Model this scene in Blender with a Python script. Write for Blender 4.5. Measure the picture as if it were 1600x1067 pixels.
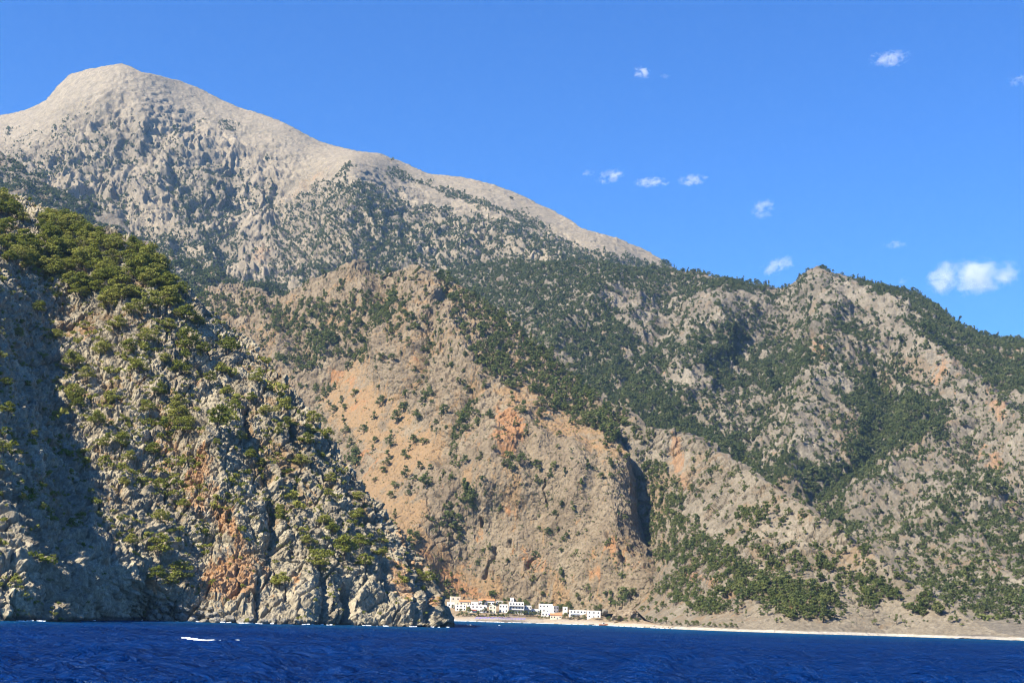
import bpy, math, random
import numpy as np

# ------------------------------------------------------------------ clear
for o in list(bpy.data.objects):
    bpy.data.objects.remove(o, do_unlink=True)
scene = bpy.context.scene
C = scene.collection
R = math.radians
rng = np.random.default_rng(7)
random.seed(7)

# ------------------------------------------------------------------ camera
CAM_H = 5.0                 # metres above the sea (deck of a small ferry)
FPX = 2200.0                # focal length in pixels of the 1600 px wide photograph
PITCH = R(11.05)
ROLL = R(1.70)
cam_d = bpy.data.cameras.new('camera')
cam_d.sensor_width = 36.0
cam_d.lens = 36.0 * FPX / 1600.0
cam_d.clip_start = 0.5
cam_d.clip_end = 60000.0
cam = bpy.data.objects.new('camera', cam_d)
C.objects.link(cam)
_f = np.array([0, math.cos(PITCH), math.sin(PITCH)])
_r0 = np.array([1.0, 0, 0])
_u0 = np.array([0, -math.sin(PITCH), math.cos(PITCH)])
_r = math.cos(ROLL) * _r0 + math.sin(ROLL) * _u0
_u = -math.sin(ROLL) * _r0 + math.cos(ROLL) * _u0
from mathutils import Matrix
cam.matrix_world = Matrix(((_r[0], _u[0], -_f[0], 0.0), (_r[1], _u[1], -_f[1], 0.0),
                           (_r[2], _u[2], -_f[2], CAM_H), (0, 0, 0, 1)))
scene.camera = cam

# ------------------------------------------------------------------ world, sun, exposure
TO_SUN = np.array([-0.60, -0.42, 0.70]); TO_SUN /= np.linalg.norm(TO_SUN)
sun_el = math.asin(TO_SUN[2])
sun_az = math.atan2(TO_SUN[0], TO_SUN[1])          # clockwise from +Y
world = bpy.data.worlds.new('World')
scene.world = world
world.use_nodes = True
wn, wl = world.node_tree.nodes, world.node_tree.links
wn.clear()
w_out = wn.new('ShaderNodeOutputWorld')
w_bg = wn.new('ShaderNodeBackground')
w_sky = wn.new('ShaderNodeTexSky')
w_sky.sky_type = 'NISHITA'
w_sky.sun_disc = False
w_sky.sun_elevation = sun_el
w_sky.sun_rotation = sun_az
w_sky.altitude = 0
w_sky.air_density = 1.0
w_sky.dust_density = 0.1
w_sky.ozone_density = 3.0
w_hsv = wn.new('ShaderNodeHueSaturation')
w_hsv.inputs['Saturation'].default_value = 1.18
w_hsv.inputs['Value'].default_value = 1.0
w_bg.inputs['Strength'].default_value = 0.053
wl.new(w_sky.outputs[0], w_hsv.inputs['Color'])
w_tint = wn.new('ShaderNodeMix'); w_tint.data_type = 'RGBA'; w_tint.blend_type = 'MULTIPLY'
w_tint.inputs[0].default_value = 1.0
w_tint.inputs[7].default_value = (0.52, 0.97, 1.56, 1)      # the photograph's strongly blue-weighted colour balance
wl.new(w_hsv.outputs[0], w_tint.inputs[6])
wl.new(w_tint.outputs[2], w_bg.inputs['Color'])
wl.new(w_bg.outputs[0], w_out.inputs['Surface'])

sun_d = bpy.data.lights.new('sun', 'SUN')
sun_d.energy = 5.0
sun_d.angle = R(0.5)
sun_d.color = (1.0, 0.915, 0.77)
sun = bpy.data.objects.new('sun', sun_d)
C.objects.link(sun)
from mathutils import Vector
sun.rotation_euler = Vector(TO_SUN).to_track_quat('Z', 'Y').to_euler()
sun.location = (-2000, -400, 3000)

scene.view_settings.view_transform = 'Standard'
scene.view_settings.look = 'None'
scene.view_settings.exposure = 1.34
scene.view_settings.gamma = 1.0
scene.view_settings.use_curve_mapping = False
scene.render.engine = 'CYCLES'
scene.cycles.max_bounces = 8
scene.cycles.diffuse_bounces = 1
scene.cycles.glossy_bounces = 2
scene.cycles.transmission_bounces = 2
scene.cycles.volume_bounces = 5
scene.cycles.transparent_max_bounces = 8
scene.cycles.use_denoising = True
scene.cycles.denoiser = 'OPENIMAGEDENOISE'
scene.cycles.denoising_input_passes = 'RGB_ALBEDO_NORMAL'
scene.cycles.denoising_prefilter = 'FAST'
scene.cycles.use_adaptive_sampling = True
scene.cycles.adaptive_threshold = 0.02
scene.cycles.volume_max_steps = 256
scene.cycles.filter_width = 1.1
scene.cycles.sample_clamp_indirect = 6.0

# ------------------------------------------------------------------ pixel <-> place
def unproj(px, py, Y):
    """place on the sight line through pixel (px,py) of the photograph at forward distance Y"""
    px = np.asarray(px, float); py = np.asarray(py, float); Y = np.asarray(Y, float)
    a = (px - 800.0) / FPX; b = (533.5 - py) / FPX
    dx = _f[0] + _r[0] * a + _u[0] * b
    dy = _f[1] + _r[1] * a + _u[1] * b
    dz = _f[2] + _r[2] * a + _u[2] * b
    t = Y / dy
    return np.stack([dx * t, dy * t, CAM_H + dz * t], -1)

def proj(P):
    P = np.asarray(P, float)
    q = P - np.array([0, 0, CAM_H])
    d = q @ _f
    return 800 + FPX * (q @ _r) / d, 533.5 - FPX * (q @ _u) / d, d

def water_Y(px, py):
    d = unproj(px, py, 1.0)
    return CAM_H / np.maximum(CAM_H - d[..., 2], 1e-4)

# ------------------------------------------------------------------ noise
_prm = rng.permutation(256).astype(np.int32)
PERM = np.concatenate([_prm, _prm, _prm])
_g = rng.normal(size=(256, 3)); _g /= np.linalg.norm(_g, axis=1)[:, None]
GR = _g.astype(np.float32)
RND3 = rng.random((256, 3)).astype(np.float32)
RND1 = rng.random(256).astype(np.float32)

from concurrent.futures import ThreadPoolExecutor
_pool = ThreadPoolExecutor(6)
def threaded(fn):
    """run a point-wise noise on slices in parallel"""
    def run(p, *a, **k):
        p = np.asarray(p, np.float32)
        if p.ndim < 3 or p.shape[0] < 16: return fn(p, *a, **k)
        parts = list(_pool.map(lambda q: fn(q, *a, **k), np.array_split(p, 12, axis=0)))
        if isinstance(parts[0], tuple): return tuple(np.concatenate(z, 0) for z in zip(*parts))
        return np.concatenate(parts, 0)
    return run

def perlin(p):
    p = np.asarray(p, np.float32)
    i = np.floor(p).astype(np.int32); f = p - i
    i &= 255
    w = f * f * f * (f * (f * 6 - 15) + 10)
    res = 0
    X = (i[..., 0], (i[..., 0] + 1) & 255); Yv = (i[..., 1], (i[..., 1] + 1) & 255); Z = (i[..., 2], (i[..., 2] + 1) & 255)
    G0, G1, G2 = GR[:, 0].copy(), GR[:, 1].copy(), GR[:, 2].copy()
    for a in (0, 1):
        wx = w[..., 0] if a else 1 - w[..., 0]
        fa = f[..., 0] - a
        ha = PERM[X[a]]
        for b in (0, 1):
            wxy = wx * (w[..., 1] if b else 1 - w[..., 1])
            fb = f[..., 1] - b
            hb = PERM[ha + Yv[b]]
            for c in (0, 1):
                wz = w[..., 2] if c else 1 - w[..., 2]
                h = PERM[hb + Z[c]]
                res = res + (G0[h] * fa + G1[h] * fb + G2[h] * (f[..., 2] - c)) * (wxy * wz)
    return res * np.float32(1.6)

@threaded
def fbm(p, octv=4, gain=0.5, lac=2.03):
    a = 1.0; s = 0; q = np.asarray(p, np.float32)
    for k in range(octv):
        s = s + a * perlin(q)
        q = q * lac + np.float32(17.3)
        a *= gain
    return s

@threaded
def ridged(p, octv=4, gain=0.55, lac=2.07):
    a = 1.0; s = 0; q = np.asarray(p, np.float32); tot = 0; prev = 1.0
    for k in range(octv):
        n = 1 - np.abs(perlin(q)); n = n * n
        s = s + a * n * prev; prev = np.clip(n * 1.3, 0, 1); tot += a
        q = q * lac + np.float32(31.7)
        a *= gain
    return s / tot

@threaded
def worley(p):
    """F1, F2 and a random number of the nearest cell (jitter kept small so that the 8 nearest cells suffice)"""
    p = np.asarray(p, np.float32)
    i = np.floor(p - 0.5).astype(np.int32); f = p - i
    F1 = np.full(p.shape[:-1], 9.0, np.float32); F2 = F1.copy(); idr = np.zeros_like(F1)
    R0, R1, R2 = RND3[:, 0].copy() * 0.9, RND3[:, 1].copy() * 0.9, RND3[:, 2].copy() * 0.9
    for dx in (0, 1):
        h0 = PERM[(i[..., 0] + dx) & 255]
        for dy in (0, 1):
            h1 = PERM[h0 + ((i[..., 1] + dy) & 255)]
            for dz in (0, 1):
                h = PERM[h1 + ((i[..., 2] + dz) & 255)]
                ex = dx + R0[h] - f[..., 0]; ey = dy + R1[h] - f[..., 1]; ez = dz + R2[h] - f[..., 2]
                d = ex * ex + ey * ey + ez * ez
                near = d < F1
                F2 = np.where(near, F1, np.minimum(F2, d))
                F1 = np.where(near, d, F1)
                idr = np.where(near, RND1[(h * 7 + 13) & 255], idr)
    return np.sqrt(F1), np.sqrt(F2), idr

def sstep(x, a, b):
    t = np.clip((x - a) / (b - a), 0, 1)
    return t * t * (3 - 2 * t)

def blob(px, py, cx, cy, rx, ry, ang=0.0):
    c, s = math.cos(R(ang)), math.sin(R(ang))
    u = ((px - cx) * c + (py - cy) * s) / rx
    v = (-(px - cx) * s + (py - cy) * c) / ry
    return np.exp(-(u * u + v * v))

def line_dist(px, py, pts):
    best = np.full(np.shape(px), 1e9)
    for (x0, y0), (x1, y1) in zip(pts[:-1], pts[1:]):
        dx, dy = x1 - x0, y1 - y0
        t = np.clip(((px - x0) * dx + (py - y0) * dy) / (dx * dx + dy * dy), 0, 1)
        best = np.minimum(best, np.hypot(px - x0 - t * dx, py - y0 - t * dy))
    return best

def poly(pts, x):
    a = np.array(pts, float)
    return np.interp(x, a[:, 0], a[:, 1])

class TPS:
    """smooth depth through control points (px,py,Y)"""
    def __init__(self, pts, lam=0.02):
        a = np.array(pts, float)
        self.c = a[:, :2] / 100.0
        v = np.log(a[:, 2])
        n = len(a)
        r = np.linalg.norm(self.c[:, None] - self.c[None], axis=2)
        K = np.where(r > 0, r * r * np.log(r + 1e-9), 0) + lam * np.eye(n)
        P = np.hstack([np.ones((n, 1)), self.c])
        M = np.zeros((n + 3, n + 3)); M[:n, :n] = K; M[:n, n:] = P; M[n:, :n] = P.T
        s = np.linalg.solve(M, np.concatenate([v, np.zeros(3)]))
        self.w, self.a = s[:n], s[n:]
    def __call__(self, px, py):
        x = px / 100.0; y = py / 100.0
        out = self.a[0] + self.a[1] * x + self.a[2] * y
        for (cx, cy), w in zip(self.c, self.w):
            r2 = (x - cx) ** 2 + (y - cy) ** 2
            out = out + w * 0.5 * r2 * np.log(r2 + 1e-12)
        return np.exp(out)

# ------------------------------------------------------------------ node helpers
def new_mat(name):
    m = bpy.data.materials.new(name)
    m.use_nodes = True
    nt = m.node_tree
    nt.nodes.clear()
    out = nt.nodes.new('ShaderNodeOutputMaterial')
    return m, nt, out

class NB:
    def __init__(self, nt): self.nt = nt
    def n(self, t, **kw):
        nd = self.nt.nodes.new(t)
        for k, v in kw.items(): setattr(nd, k, v)
        return nd
    def l(self, a, b): self.nt.links.new(a, b)
    def val(self, sock, v):
        if isinstance(v, bpy.types.NodeSocket): self.l(v, sock)
        else: sock.default_value = v
    def coord(self, scale=(1, 1, 1), kind='Object'):
        tc = self.n('ShaderNodeTexCoord'); mp = self.n('ShaderNodeMapping')
        mp.inputs['Scale'].default_value = scale
        self.l(tc.outputs[kind], mp.inputs['Vector'])
        return mp.outputs[0]
    def noise(self, vec, scale, detail=4, rough=0.55, dist=0.0):
        t = self.n('ShaderNodeTexNoise')
        self.l(vec, t.inputs['Vector'])
        t.inputs['Scale'].default_value = scale; t.inputs['Detail'].default_value = detail
        t.inputs['Roughness'].default_value = rough; t.inputs['Distortion'].default_value = dist
        return t.outputs['Fac']
    def voro(self, vec, scale, feature='F1', out='Distance'):
        t = self.n('ShaderNodeTexVoronoi', feature=feature)
        self.l(vec, t.inputs['Vector']); t.inputs['Scale'].default_value = scale
        return t.outputs[out]
    def ramp(self, fac, stops):
        r = self.n('ShaderNodeValToRGB')
        el = r.color_ramp.elements
        while len(el) > 1: el.remove(el[-1])
        el[0].position = stops[0][0]; el[0].color = (*stops[0][1], 1)
        for p, c in stops[1:]:
            e = el.new(p); e.color = (*c, 1)
        self.l(fac, r.inputs[0])
        return r.outputs[0]
    def mixc(self, fac, a, b, blend='MIX'):
        m = self.n('ShaderNodeMix', data_type='RGBA', blend_type=blend)
        self.val(m.inputs[0], fac)
        for s, v in ((m.inputs[6], a), (m.inputs[7], b)):
            if isinstance(v, bpy.types.NodeSocket): self.l(v, s)
            else: s.default_value = (*v, 1)
        return m.outputs[2]
    def math(self, op, a, b=0.0, clamp=False):
        m = self.n('ShaderNodeMath', operation=op, use_clamp=clamp)
        self.val(m.inputs[0], a); self.val(m.inputs[1], b)
        return m.outputs[0]
    def rng(self, v, a, b, c=0.0, d=1.0):
        m = self.n('ShaderNodeMapRange')
        self.l(v, m.inputs[0])
        for k, x in zip((1, 2, 3, 4), (a, b, c, d)): m.inputs[k].default_value = x
        return m.outputs[0]
    def attr(self, name):
        a = self.n('ShaderNodeAttribute', attribute_name=name)
        return a.outputs['Fac']
    def bump(self, h, strength, dist, normal=None):
        b = self.n('ShaderNodeBump')
        b.inputs['Strength'].default_value = strength; b.inputs['Distance'].default_value = dist
        self.l(h, b.inputs['Height'])
        if normal is not None: self.l(normal, b.inputs['Normal'])
        return b.outputs[0]

def pbsdf(nb, out, col, rough=0.9, spec=0.2, normal=None):
    p = nb.n('ShaderNodeBsdfPrincipled')
    if isinstance(col, bpy.types.NodeSocket): nb.l(col, p.inputs['Base Color'])
    else: p.inputs['Base Color'].default_value = (*col, 1)
    nb.val(p.inputs['Roughness'], rough)
    p.inputs['Specular IOR Level'].default_value = spec
    if normal is not None: nb.l(normal, p.inputs['Normal'])
    nb.l(p.outputs[0], out.inputs['Surface'])
    return p

def flat_mat(name, col, rough=0.8, spec=0.2, var=0.12, scale=0.5):
    m, nt, out = new_mat(name); nb = NB(nt)
    v = nb.coord()
    n = nb.noise(v, scale, 4, 0.6)
    c = nb.mixc(nb.rng(n, 0.3, 0.7), tuple(x * (1 - var) for x in col), tuple(min(x * (1 + var), 1) for x in col))
    pbsdf(nb, out, c, rough, spec)
    return m

def rock_mat(name, dark, mid, pale, orange, soil, big, fine, bump_d, wet=False):
    """limestone: grey/cream mottling at two sizes, iron-stained patches (o), loose scree (s), pale (p)"""
    m, nt, out = new_mat(name); nb = NB(nt)
    v = nb.coord((1, 1, 0.7))
    n1 = nb.noise(v, 1.0 / big, 6, 0.62, 0.4)
    n2 = nb.noise(v, 1.0 / fine, 5, 0.65)
    c = nb.ramp(nb.math('ADD', nb.math('MULTIPLY', n1, 0.55), nb.math('MULTIPLY', n2, 0.45)),
                [(0.30, dark), (0.47, mid), (0.62, pale), (0.75, tuple(min(1, x * 1.15) for x in pale))])
    n3 = nb.noise(nb.coord((1, 1, 0.33)), 2.6 / big, 8, 0.72, 0.9)
    sk = nb.math('ADD', nb.attr('soil'), nb.math('MULTIPLY', nb.math('SUBTRACT', n3, 0.5), 3.0))
    c = nb.mixc(nb.rng(sk, 0.45, 0.66), c, nb.mixc(nb.rng(n2, 0.35, 0.65), soil, tuple(0.55 * x + 0.45 * y for x, y in zip(soil, mid))))
    ok = nb.math('ADD', nb.attr('orange'), nb.math('MULTIPLY', nb.math('SUBTRACT', n3, 0.5), 3.2))
    ocol = nb.mixc(nb.rng(n2, 0.3, 0.7), orange, tuple(0.5 * (a + b) for a, b in zip(orange, pale)))
    c = nb.mixc(nb.rng(ok, 0.48, 0.72), c, ocol)
    c = nb.mixc(nb.attr('pale'), c, nb.mixc(nb.rng(n2, 0.35, 0.65), mid, pale))
    fine3 = nb.noise(v, 3.2 / fine, 5, 0.75)
    c = nb.mixc(nb.rng(fine3, 0.34, 0.60), nb.mixc(0.62, c, dark), c)
    c = nb.mixc(nb.attr('beach'), c, nb.mixc(nb.rng(n2, 0.3, 0.7), (0.30, 0.26, 0.20), (0.50, 0.455, 0.38)))
    if wet:
        c = nb.mixc(nb.attr('wet'), c, (0.05, 0.047, 0.042))
    h = nb.math('ADD', nb.noise(v, 2.0 / fine, 6, 0.7), nb.math('MULTIPLY', nb.voro(v, 1.6 / fine), 0.5))
    nrm = nb.bump(h, 0.9, bump_d)
    pbsdf(nb, out, c, 0.92, 0.15, nrm)
    return m

MR_near = rock_mat('near_limestone', (0.109, 0.092, 0.066), (0.252, 0.216, 0.150), (0.452, 0.396, 0.278),
                   (0.348, 0.161, 0.054), (0.252, 0.157, 0.073), 16.0, 2.2, 0.6, wet=True)
MR_hill = rock_mat('hill_limestone', (0.100, 0.077, 0.050), (0.181, 0.139, 0.089), (0.252, 0.202, 0.132),
                   (0.313, 0.139, 0.049), (0.270, 0.169, 0.080), 40.0, 5.0, 1.6)
MR_spur = rock_mat('spur_scree_rock', (0.090, 0.076, 0.054), (0.165, 0.137, 0.096), (0.261, 0.223, 0.162),
                   (0.270, 0.139, 0.061), (0.217, 0.153, 0.090), 40.0, 5.0, 1.6)
MR_right = rock_mat('right_mountain_rock', (0.084, 0.073, 0.055), (0.150, 0.129, 0.097), (0.248, 0.217, 0.165),
                    (0.270, 0.148, 0.072), (0.187, 0.137, 0.087), 70.0, 9.0, 3.0)
MR_peak = rock_mat('summit_limestone', (0.111, 0.094, 0.070), (0.198, 0.167, 0.120), (0.318, 0.264, 0.185),
                   (0.270, 0.174, 0.100), (0.270, 0.209, 0.139), 160.0, 20.0, 5.0)

# ------------------------------------------------------------------ mesh helpers
def grid_mesh(name, V, mat, attrs=None, smooth=False):
    """V: rows x cols x 3"""
    nr, nc = V.shape[:2]
    me = bpy.data.meshes.new(name)
    me.vertices.add(nr * nc)
    me.vertices.foreach_set('co', V.reshape(-1).astype(np.float32))
    a = np.arange((nr - 1) * nc).reshape(nr - 1, nc)[:, :-1]
    q = np.stack([a, a + 1, a + nc + 1, a + nc], -1).reshape(-1, 4)
    nf = len(q)
    me.loops.add(nf * 4); me.polygons.add(nf)
    me.loops.foreach_set('vertex_index', q.reshape(-1).astype(np.int32))
    me.polygons.foreach_set('loop_start', np.arange(0, nf * 4, 4, dtype=np.int32))
    if not smooth:
        pass
    me.polygons.foreach_set('use_smooth', np.full(nf, bool(smooth)))
    me.materials.append(mat)
    for k, arr in (attrs or {}).items():
        at = me.attributes.new(k, 'FLOAT', 'POINT')
        at.data.foreach_set('value', arr.reshape(-1).astype(np.float32))
    me.update(); me.validate()
    return me

def mesh_from(name, verts, faces, mats, midx=None, smooth=False):
    me = bpy.data.meshes.new(name)
    me.from_pydata([tuple(map(float, v)) for v in verts], [], [tuple(f) for f in faces])
    for m in (mats if isinstance(mats, (list, tuple)) else [mats]): me.materials.append(m)
    if midx is not None: me.polygons.foreach_set('material_index', np.array(midx, np.int32))
    if smooth: me.polygons.foreach_set('use_smooth', np.ones(len(me.polygons), bool))
    me.update()
    return me

def link(name, data, parent=None, **props):
    o = bpy.data.objects.new(name, data)
    C.objects.link(o)
    if parent is not None: o.parent = parent
    for k, v in props.items(): o[k] = v
    return o

def grid_normals(V):
    du = np.gradient(V, axis=1); dv = np.gradient(V, axis=0)
    n = np.cross(du, dv)
    n /= np.linalg.norm(n, axis=2, keepdims=True) + 1e-9
    to = np.array([0, -0.5, 0.8])
    s = np.sign((n * to).sum(2).mean())
    return n * s

class Sheet: pass

def make_sheet(top, bot, depth, x0, x1, nc, nr, nback, back_len, back_slope, disp, masks, mat, name, kind_props,
               sink=None, rows_pow=1.0, smooth=False, xs=None):
    """a mountain face lofted from its foot line to its skyline, then over the crest and down behind"""
    px1 = np.linspace(x0, x1, nc) if xs is None else xs
    T = poly(top, px1); B = poly(bot, px1)
    s = np.linspace(0, 1, nr) ** rows_pow
    py = B[None] + (T - B)[None] * s[:, None]
    px = np.broadcast_to(px1[None], py.shape).copy()
    Y = depth(px, py)
    V = unproj(px, py, Y)
    if sink is not None: sink(V, px, py)
    # over the crest
    cr = V[-1]
    out = cr[:, :2] / np.linalg.norm(cr[:, :2], axis=1, keepdims=True)
    t = (np.linspace(0, 1, nback + 1)[1:] ** 1.5) * back_len
    bk = np.empty((nback, nc, 3))
    for k, d in enumerate(t):
        bk[k, :, :2] = cr[:, :2] + out * d
        bk[k, :, 2] = np.maximum(cr[:, 2] - d * back_slope * min(1.0, 0.35 + d / back_len), -1.0)
    V = np.concatenate([V, bk], 0)
    pxa = np.concatenate([px, np.repeat(px1[None], nback, 0)], 0)
    pya = np.concatenate([py, np.repeat(T[None], nback, 0)], 0)
    N = grid_normals(V)
    D = disp(V, pxa, pya, N)
    if D.ndim == 2: V2 = V + N * D[..., None]
    else: V2 = V + D
    sh = Sheet()
    sh.V, sh.N, sh.px, sh.py, sh.nr, sh.T, sh.B = V2, N, pxa, pya, nr, T, B
    sh.D = D
    sh.attrs = masks(V2, pxa, pya, N, D)
    me = grid_mesh(name, V2, mat, sh.attrs, smooth)
    sh.obj = link(name, me, **kind_props)
    return sh

# ================================================================== TERRAIN
def A(x, y): return np.stack(np.broadcast_arrays(x, y), -1)

# ---- far limestone mountain -------------------------------------------------
far_top = [(-260, 205), (-100, 188), (0, 181), (40, 172), (72, 157), (88, 138), (108, 117), (135, 108), (165, 103), (190, 99.5),
           (206, 105), (222, 113), (250, 119), (285, 127), (325, 146), (370, 167), (420, 183), (460, 200), (500, 222),
           (540, 233), (590, 240), (630, 254), (670, 272), (720, 277), (760, 286), (800, 299), (840, 318), (880, 338),
           (910, 357), (960, 371), (1000, 387), (1030, 404), (1055, 420), (1120, 450), (1240, 520)]
far_bot = [(-260, 430), (0, 400), (150, 430), (300, 500), (420, 540), (600, 540), (800, 540), (1240, 620)]
far_depth = TPS([
    (-260, 205, 5600), (-100, 188, 5500), (0, 181, 5400), (72, 157, 5250), (190, 100, 5100), (285, 127, 5250), (370, 167, 5200),
    (460, 200, 5050), (540, 233, 4950), (640, 256, 4850), (760, 286, 4700), (880, 338, 4500), (1000, 387, 4300), (1055, 420, 4200),
    (1240, 520, 3900),
    (130, 185, 4800), (230, 180, 4780), (60, 230, 4700), (300, 230, 4700), (430, 240, 4750), (180, 270, 4450),
    (330, 320, 4250), (100, 310, 4200), (0, 280, 4400), (-150, 300, 4500), (430, 345, 4330), (480, 300, 4420), (505, 262, 4560),
    (545, 252, 4300), (560, 300, 4050), (600, 350, 3850), (480, 370, 3950), (410, 395, 3950), (620, 290, 4400), (700, 330, 4200),
    (760, 370, 3900), (840, 370, 4050), (950, 405, 3900), (0, 400, 3900), (150, 430, 3700), (300, 440, 3650), (300, 500, 3450),
    (420, 470, 3500), (430, 540, 3300), (600, 430, 3500), (600, 540, 3200), (800, 440, 3450), (800, 540, 3150), (1000, 500, 3500), (1240, 620, 3100), (-260, 430, 3900)])

def far_disp(V, px, py, N):
    p = V.copy()
    warp = fbm(p / 500.0, 3)
    low = sstep(py - poly(far_top, px), 30, 110)
    tl = p[..., 0] + 0.25 * p[..., 2]                 # gullies run a little aslant
    d = (ridged(np.stack([tl / 230 + 0.5 * warp, p[..., 1] / 1400, p[..., 2] / 900], -1), 4) - 0.45) * (18 + 62 * low)
    d += fbm(p / 160.0, 4) * (8 + 12 * low)
    w2_ = fbm(p / 90.0, 2)
    d += (ridged(np.stack([tl / 62 + 0.8 * w2_, p[..., 1] / 420, p[..., 2] / 260], -1), 4) - 0.42) * (9 + 34 * low)
    d += (ridged(np.stack([tl / 22 + 0.9 * w2_, p[..., 1] / 110, p[..., 2] / 70], -1), 3) - 0.42) * (6 + 13 * low)
    st = p[..., 2] / 62 + 0.012 * tl / 10 + 0.8 * w2_        # faint bedding on the bare top
    d += (0.5 - (st - np.floor(st))) * 9 * (1 - 0.5 * low)
    # summit crags
    cr = blob(px, py, 205, 120, 30, 14) + 0.7 * blob(px, py, 140, 128, 18, 14) + 0.5 * blob(px, py, 250, 140, 40, 14)
    d += -cr * 34 * ridged(np.stack([p[..., 0] / 40, p[..., 1] / 120, p[..., 2] / 70], -1), 3)
    return d * (0.30 + 0.70 * sstep(py - poly(far_top, px), 4, 75)) * 0.95

def far_masks(V, px, py, N, D):
    n = fbm(V / 260.0, 4)
    pale = sstep(1 - (py - poly(far_top, px)) / 95.0 + 0.35 * n, 0.25, 0.8)
    pale *= 0.8
    orange = 0.75 * blob(px, py, 405, 402, 16, 26, 15) + 0.35 * blob(px, py, 500, 275, 60, 9, -40)
    soil = 0.75 * blob(px, py, 475, 300, 75, 9, -38) + 0.4 * blob(px, py, 930, 385, 90, 14, 20)
    return dict(pale=pale, orange=orange, soil=soil)

far = make_sheet(far_top, far_bot, far_depth, -260, 1240, 900, 300, 24, 900, 0.75, far_disp, far_masks, MR_peak,
                 'mountain', dict(kind='structure', label='tall bare pale limestone mountain with a blunt summit'), smooth=True)

# ---- forested shelf below the far mountain, left ------------------------------
sh_top = [(-260, 190), (-100, 216), (0, 243), (60, 281), (130, 325), (200, 361), (270, 400), (330, 424), (400, 448), (470, 470), (560, 520)]
sh_bot = [(-260, 420), (0, 420), (200, 500), (400, 570), (560, 600)]
sh_depth = TPS([(-260, 190, 3700), (0, 243, 3500), (130, 325, 3250), (270, 400, 3000), (400, 448, 2850), (560, 520, 2700),
                (-260, 420, 2700), (0, 420, 2500), (200, 500, 2350), (400, 570, 2250), (560, 600, 2250), (60, 340, 2950), (250, 450, 2680)])
def sh_disp(V, px, py, N):
    return fbm(V / 180.0, 4) * 24 + (ridged(V / np.array([60, 90, 90.0]), 3) - 0.4) * 22
def sh_masks(V, px, py, N, D):
    z = np.zeros_like(px)
    return dict(pale=z, orange=z + 0.1, soil=0.35 + 0.3 * fbm(V / 120.0, 3))
shelf = make_sheet(sh_top, sh_bot, sh_depth, -260, 560, 300, 90, 10, 500, 0.5, sh_disp, sh_masks, MR_right,
                   'forested_ridge', dict(kind='structure', label='forested ridge below the bare mountain'), smooth=True)

# ---- right-hand mountain ------------------------------------------------------
rt_top = [(560, 470), (640, 445), (700, 428), (760, 412), (830, 408), (900, 411), (980, 419), (1050, 425), (1100, 430), (1160, 441), (1200, 448),
          (1218, 452), (1240, 441), (1258, 430), (1280, 425), (1300, 429), (1330, 440), (1370, 449), (1400, 452), (1430, 460), (1460, 476),
          (1500, 505), (1530, 521), (1560, 528), (1600, 531), (1700, 560), (1820, 600), (1950, 640)]
rt_bot = [(560, 640), (700, 640), (900, 720), (1040, 800), (1200, 890), (1300, 935), (1370, 965), (1420, 994), (1500, 998.5), (1600, 1001.5), (1700, 1005), (1950, 1010)]
rt_depth = TPS([
    (560, 470, 3100), (700, 428, 3100), (830, 408, 3000), (980, 419, 2950), (1100, 430, 2850), (1218, 452, 2750), (1280, 425, 2600),
    (1330, 440, 2650), (1400, 452, 2700), (1500, 505, 2550), (1600, 531, 2450), (1700, 560, 2400), (1950, 640, 2300),
    (560, 640, 2500), (700, 640, 2350), (760, 500, 2720), (820, 560, 2450), (900, 720, 2000), (900, 470, 2650), (960, 560, 2330), (1040, 500, 2520),
    (1130, 470, 2480), (1080, 600, 2150), (1160, 560, 2350), (1180, 650, 2050), (1240, 520, 2330), (1290, 500, 2250), (1330, 560, 2050), (1300, 620, 1950),
    (1400, 520, 2230), (1450, 560, 2090), (1360, 640, 1920), (1440, 600, 1970), (1290, 740, 1730), (1340, 700, 1800), (1420, 660, 1850), (1480, 640, 1870),
    (1490, 700, 1730), (1420, 745, 1690), (1370, 800, 1560), (1290, 860, 1480), (1230, 800, 1640), (1100, 700, 1950), (1040, 800, 1800), (1200, 890, 1480),
    (1470, 800, 1370), (1540, 620, 1980), (1600, 640, 1900), (1560, 740, 1560), (1600, 800, 1350), (1500, 870, 1180), (1420, 900, 1150),
    (1600, 900, 1080), (1700, 700, 1600), (1700, 900, 1050), (1950, 900, 1000), (1950, 750, 1600),
    (1370, 965, 1010), (1420, 994, 925), (1500, 998, 885), (1600, 1001, 860), (1700, 1005, 830), (1950, 1010, 790), (1500, 960, 975), (1600, 965, 945), (1300, 935, 1120)])
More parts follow.
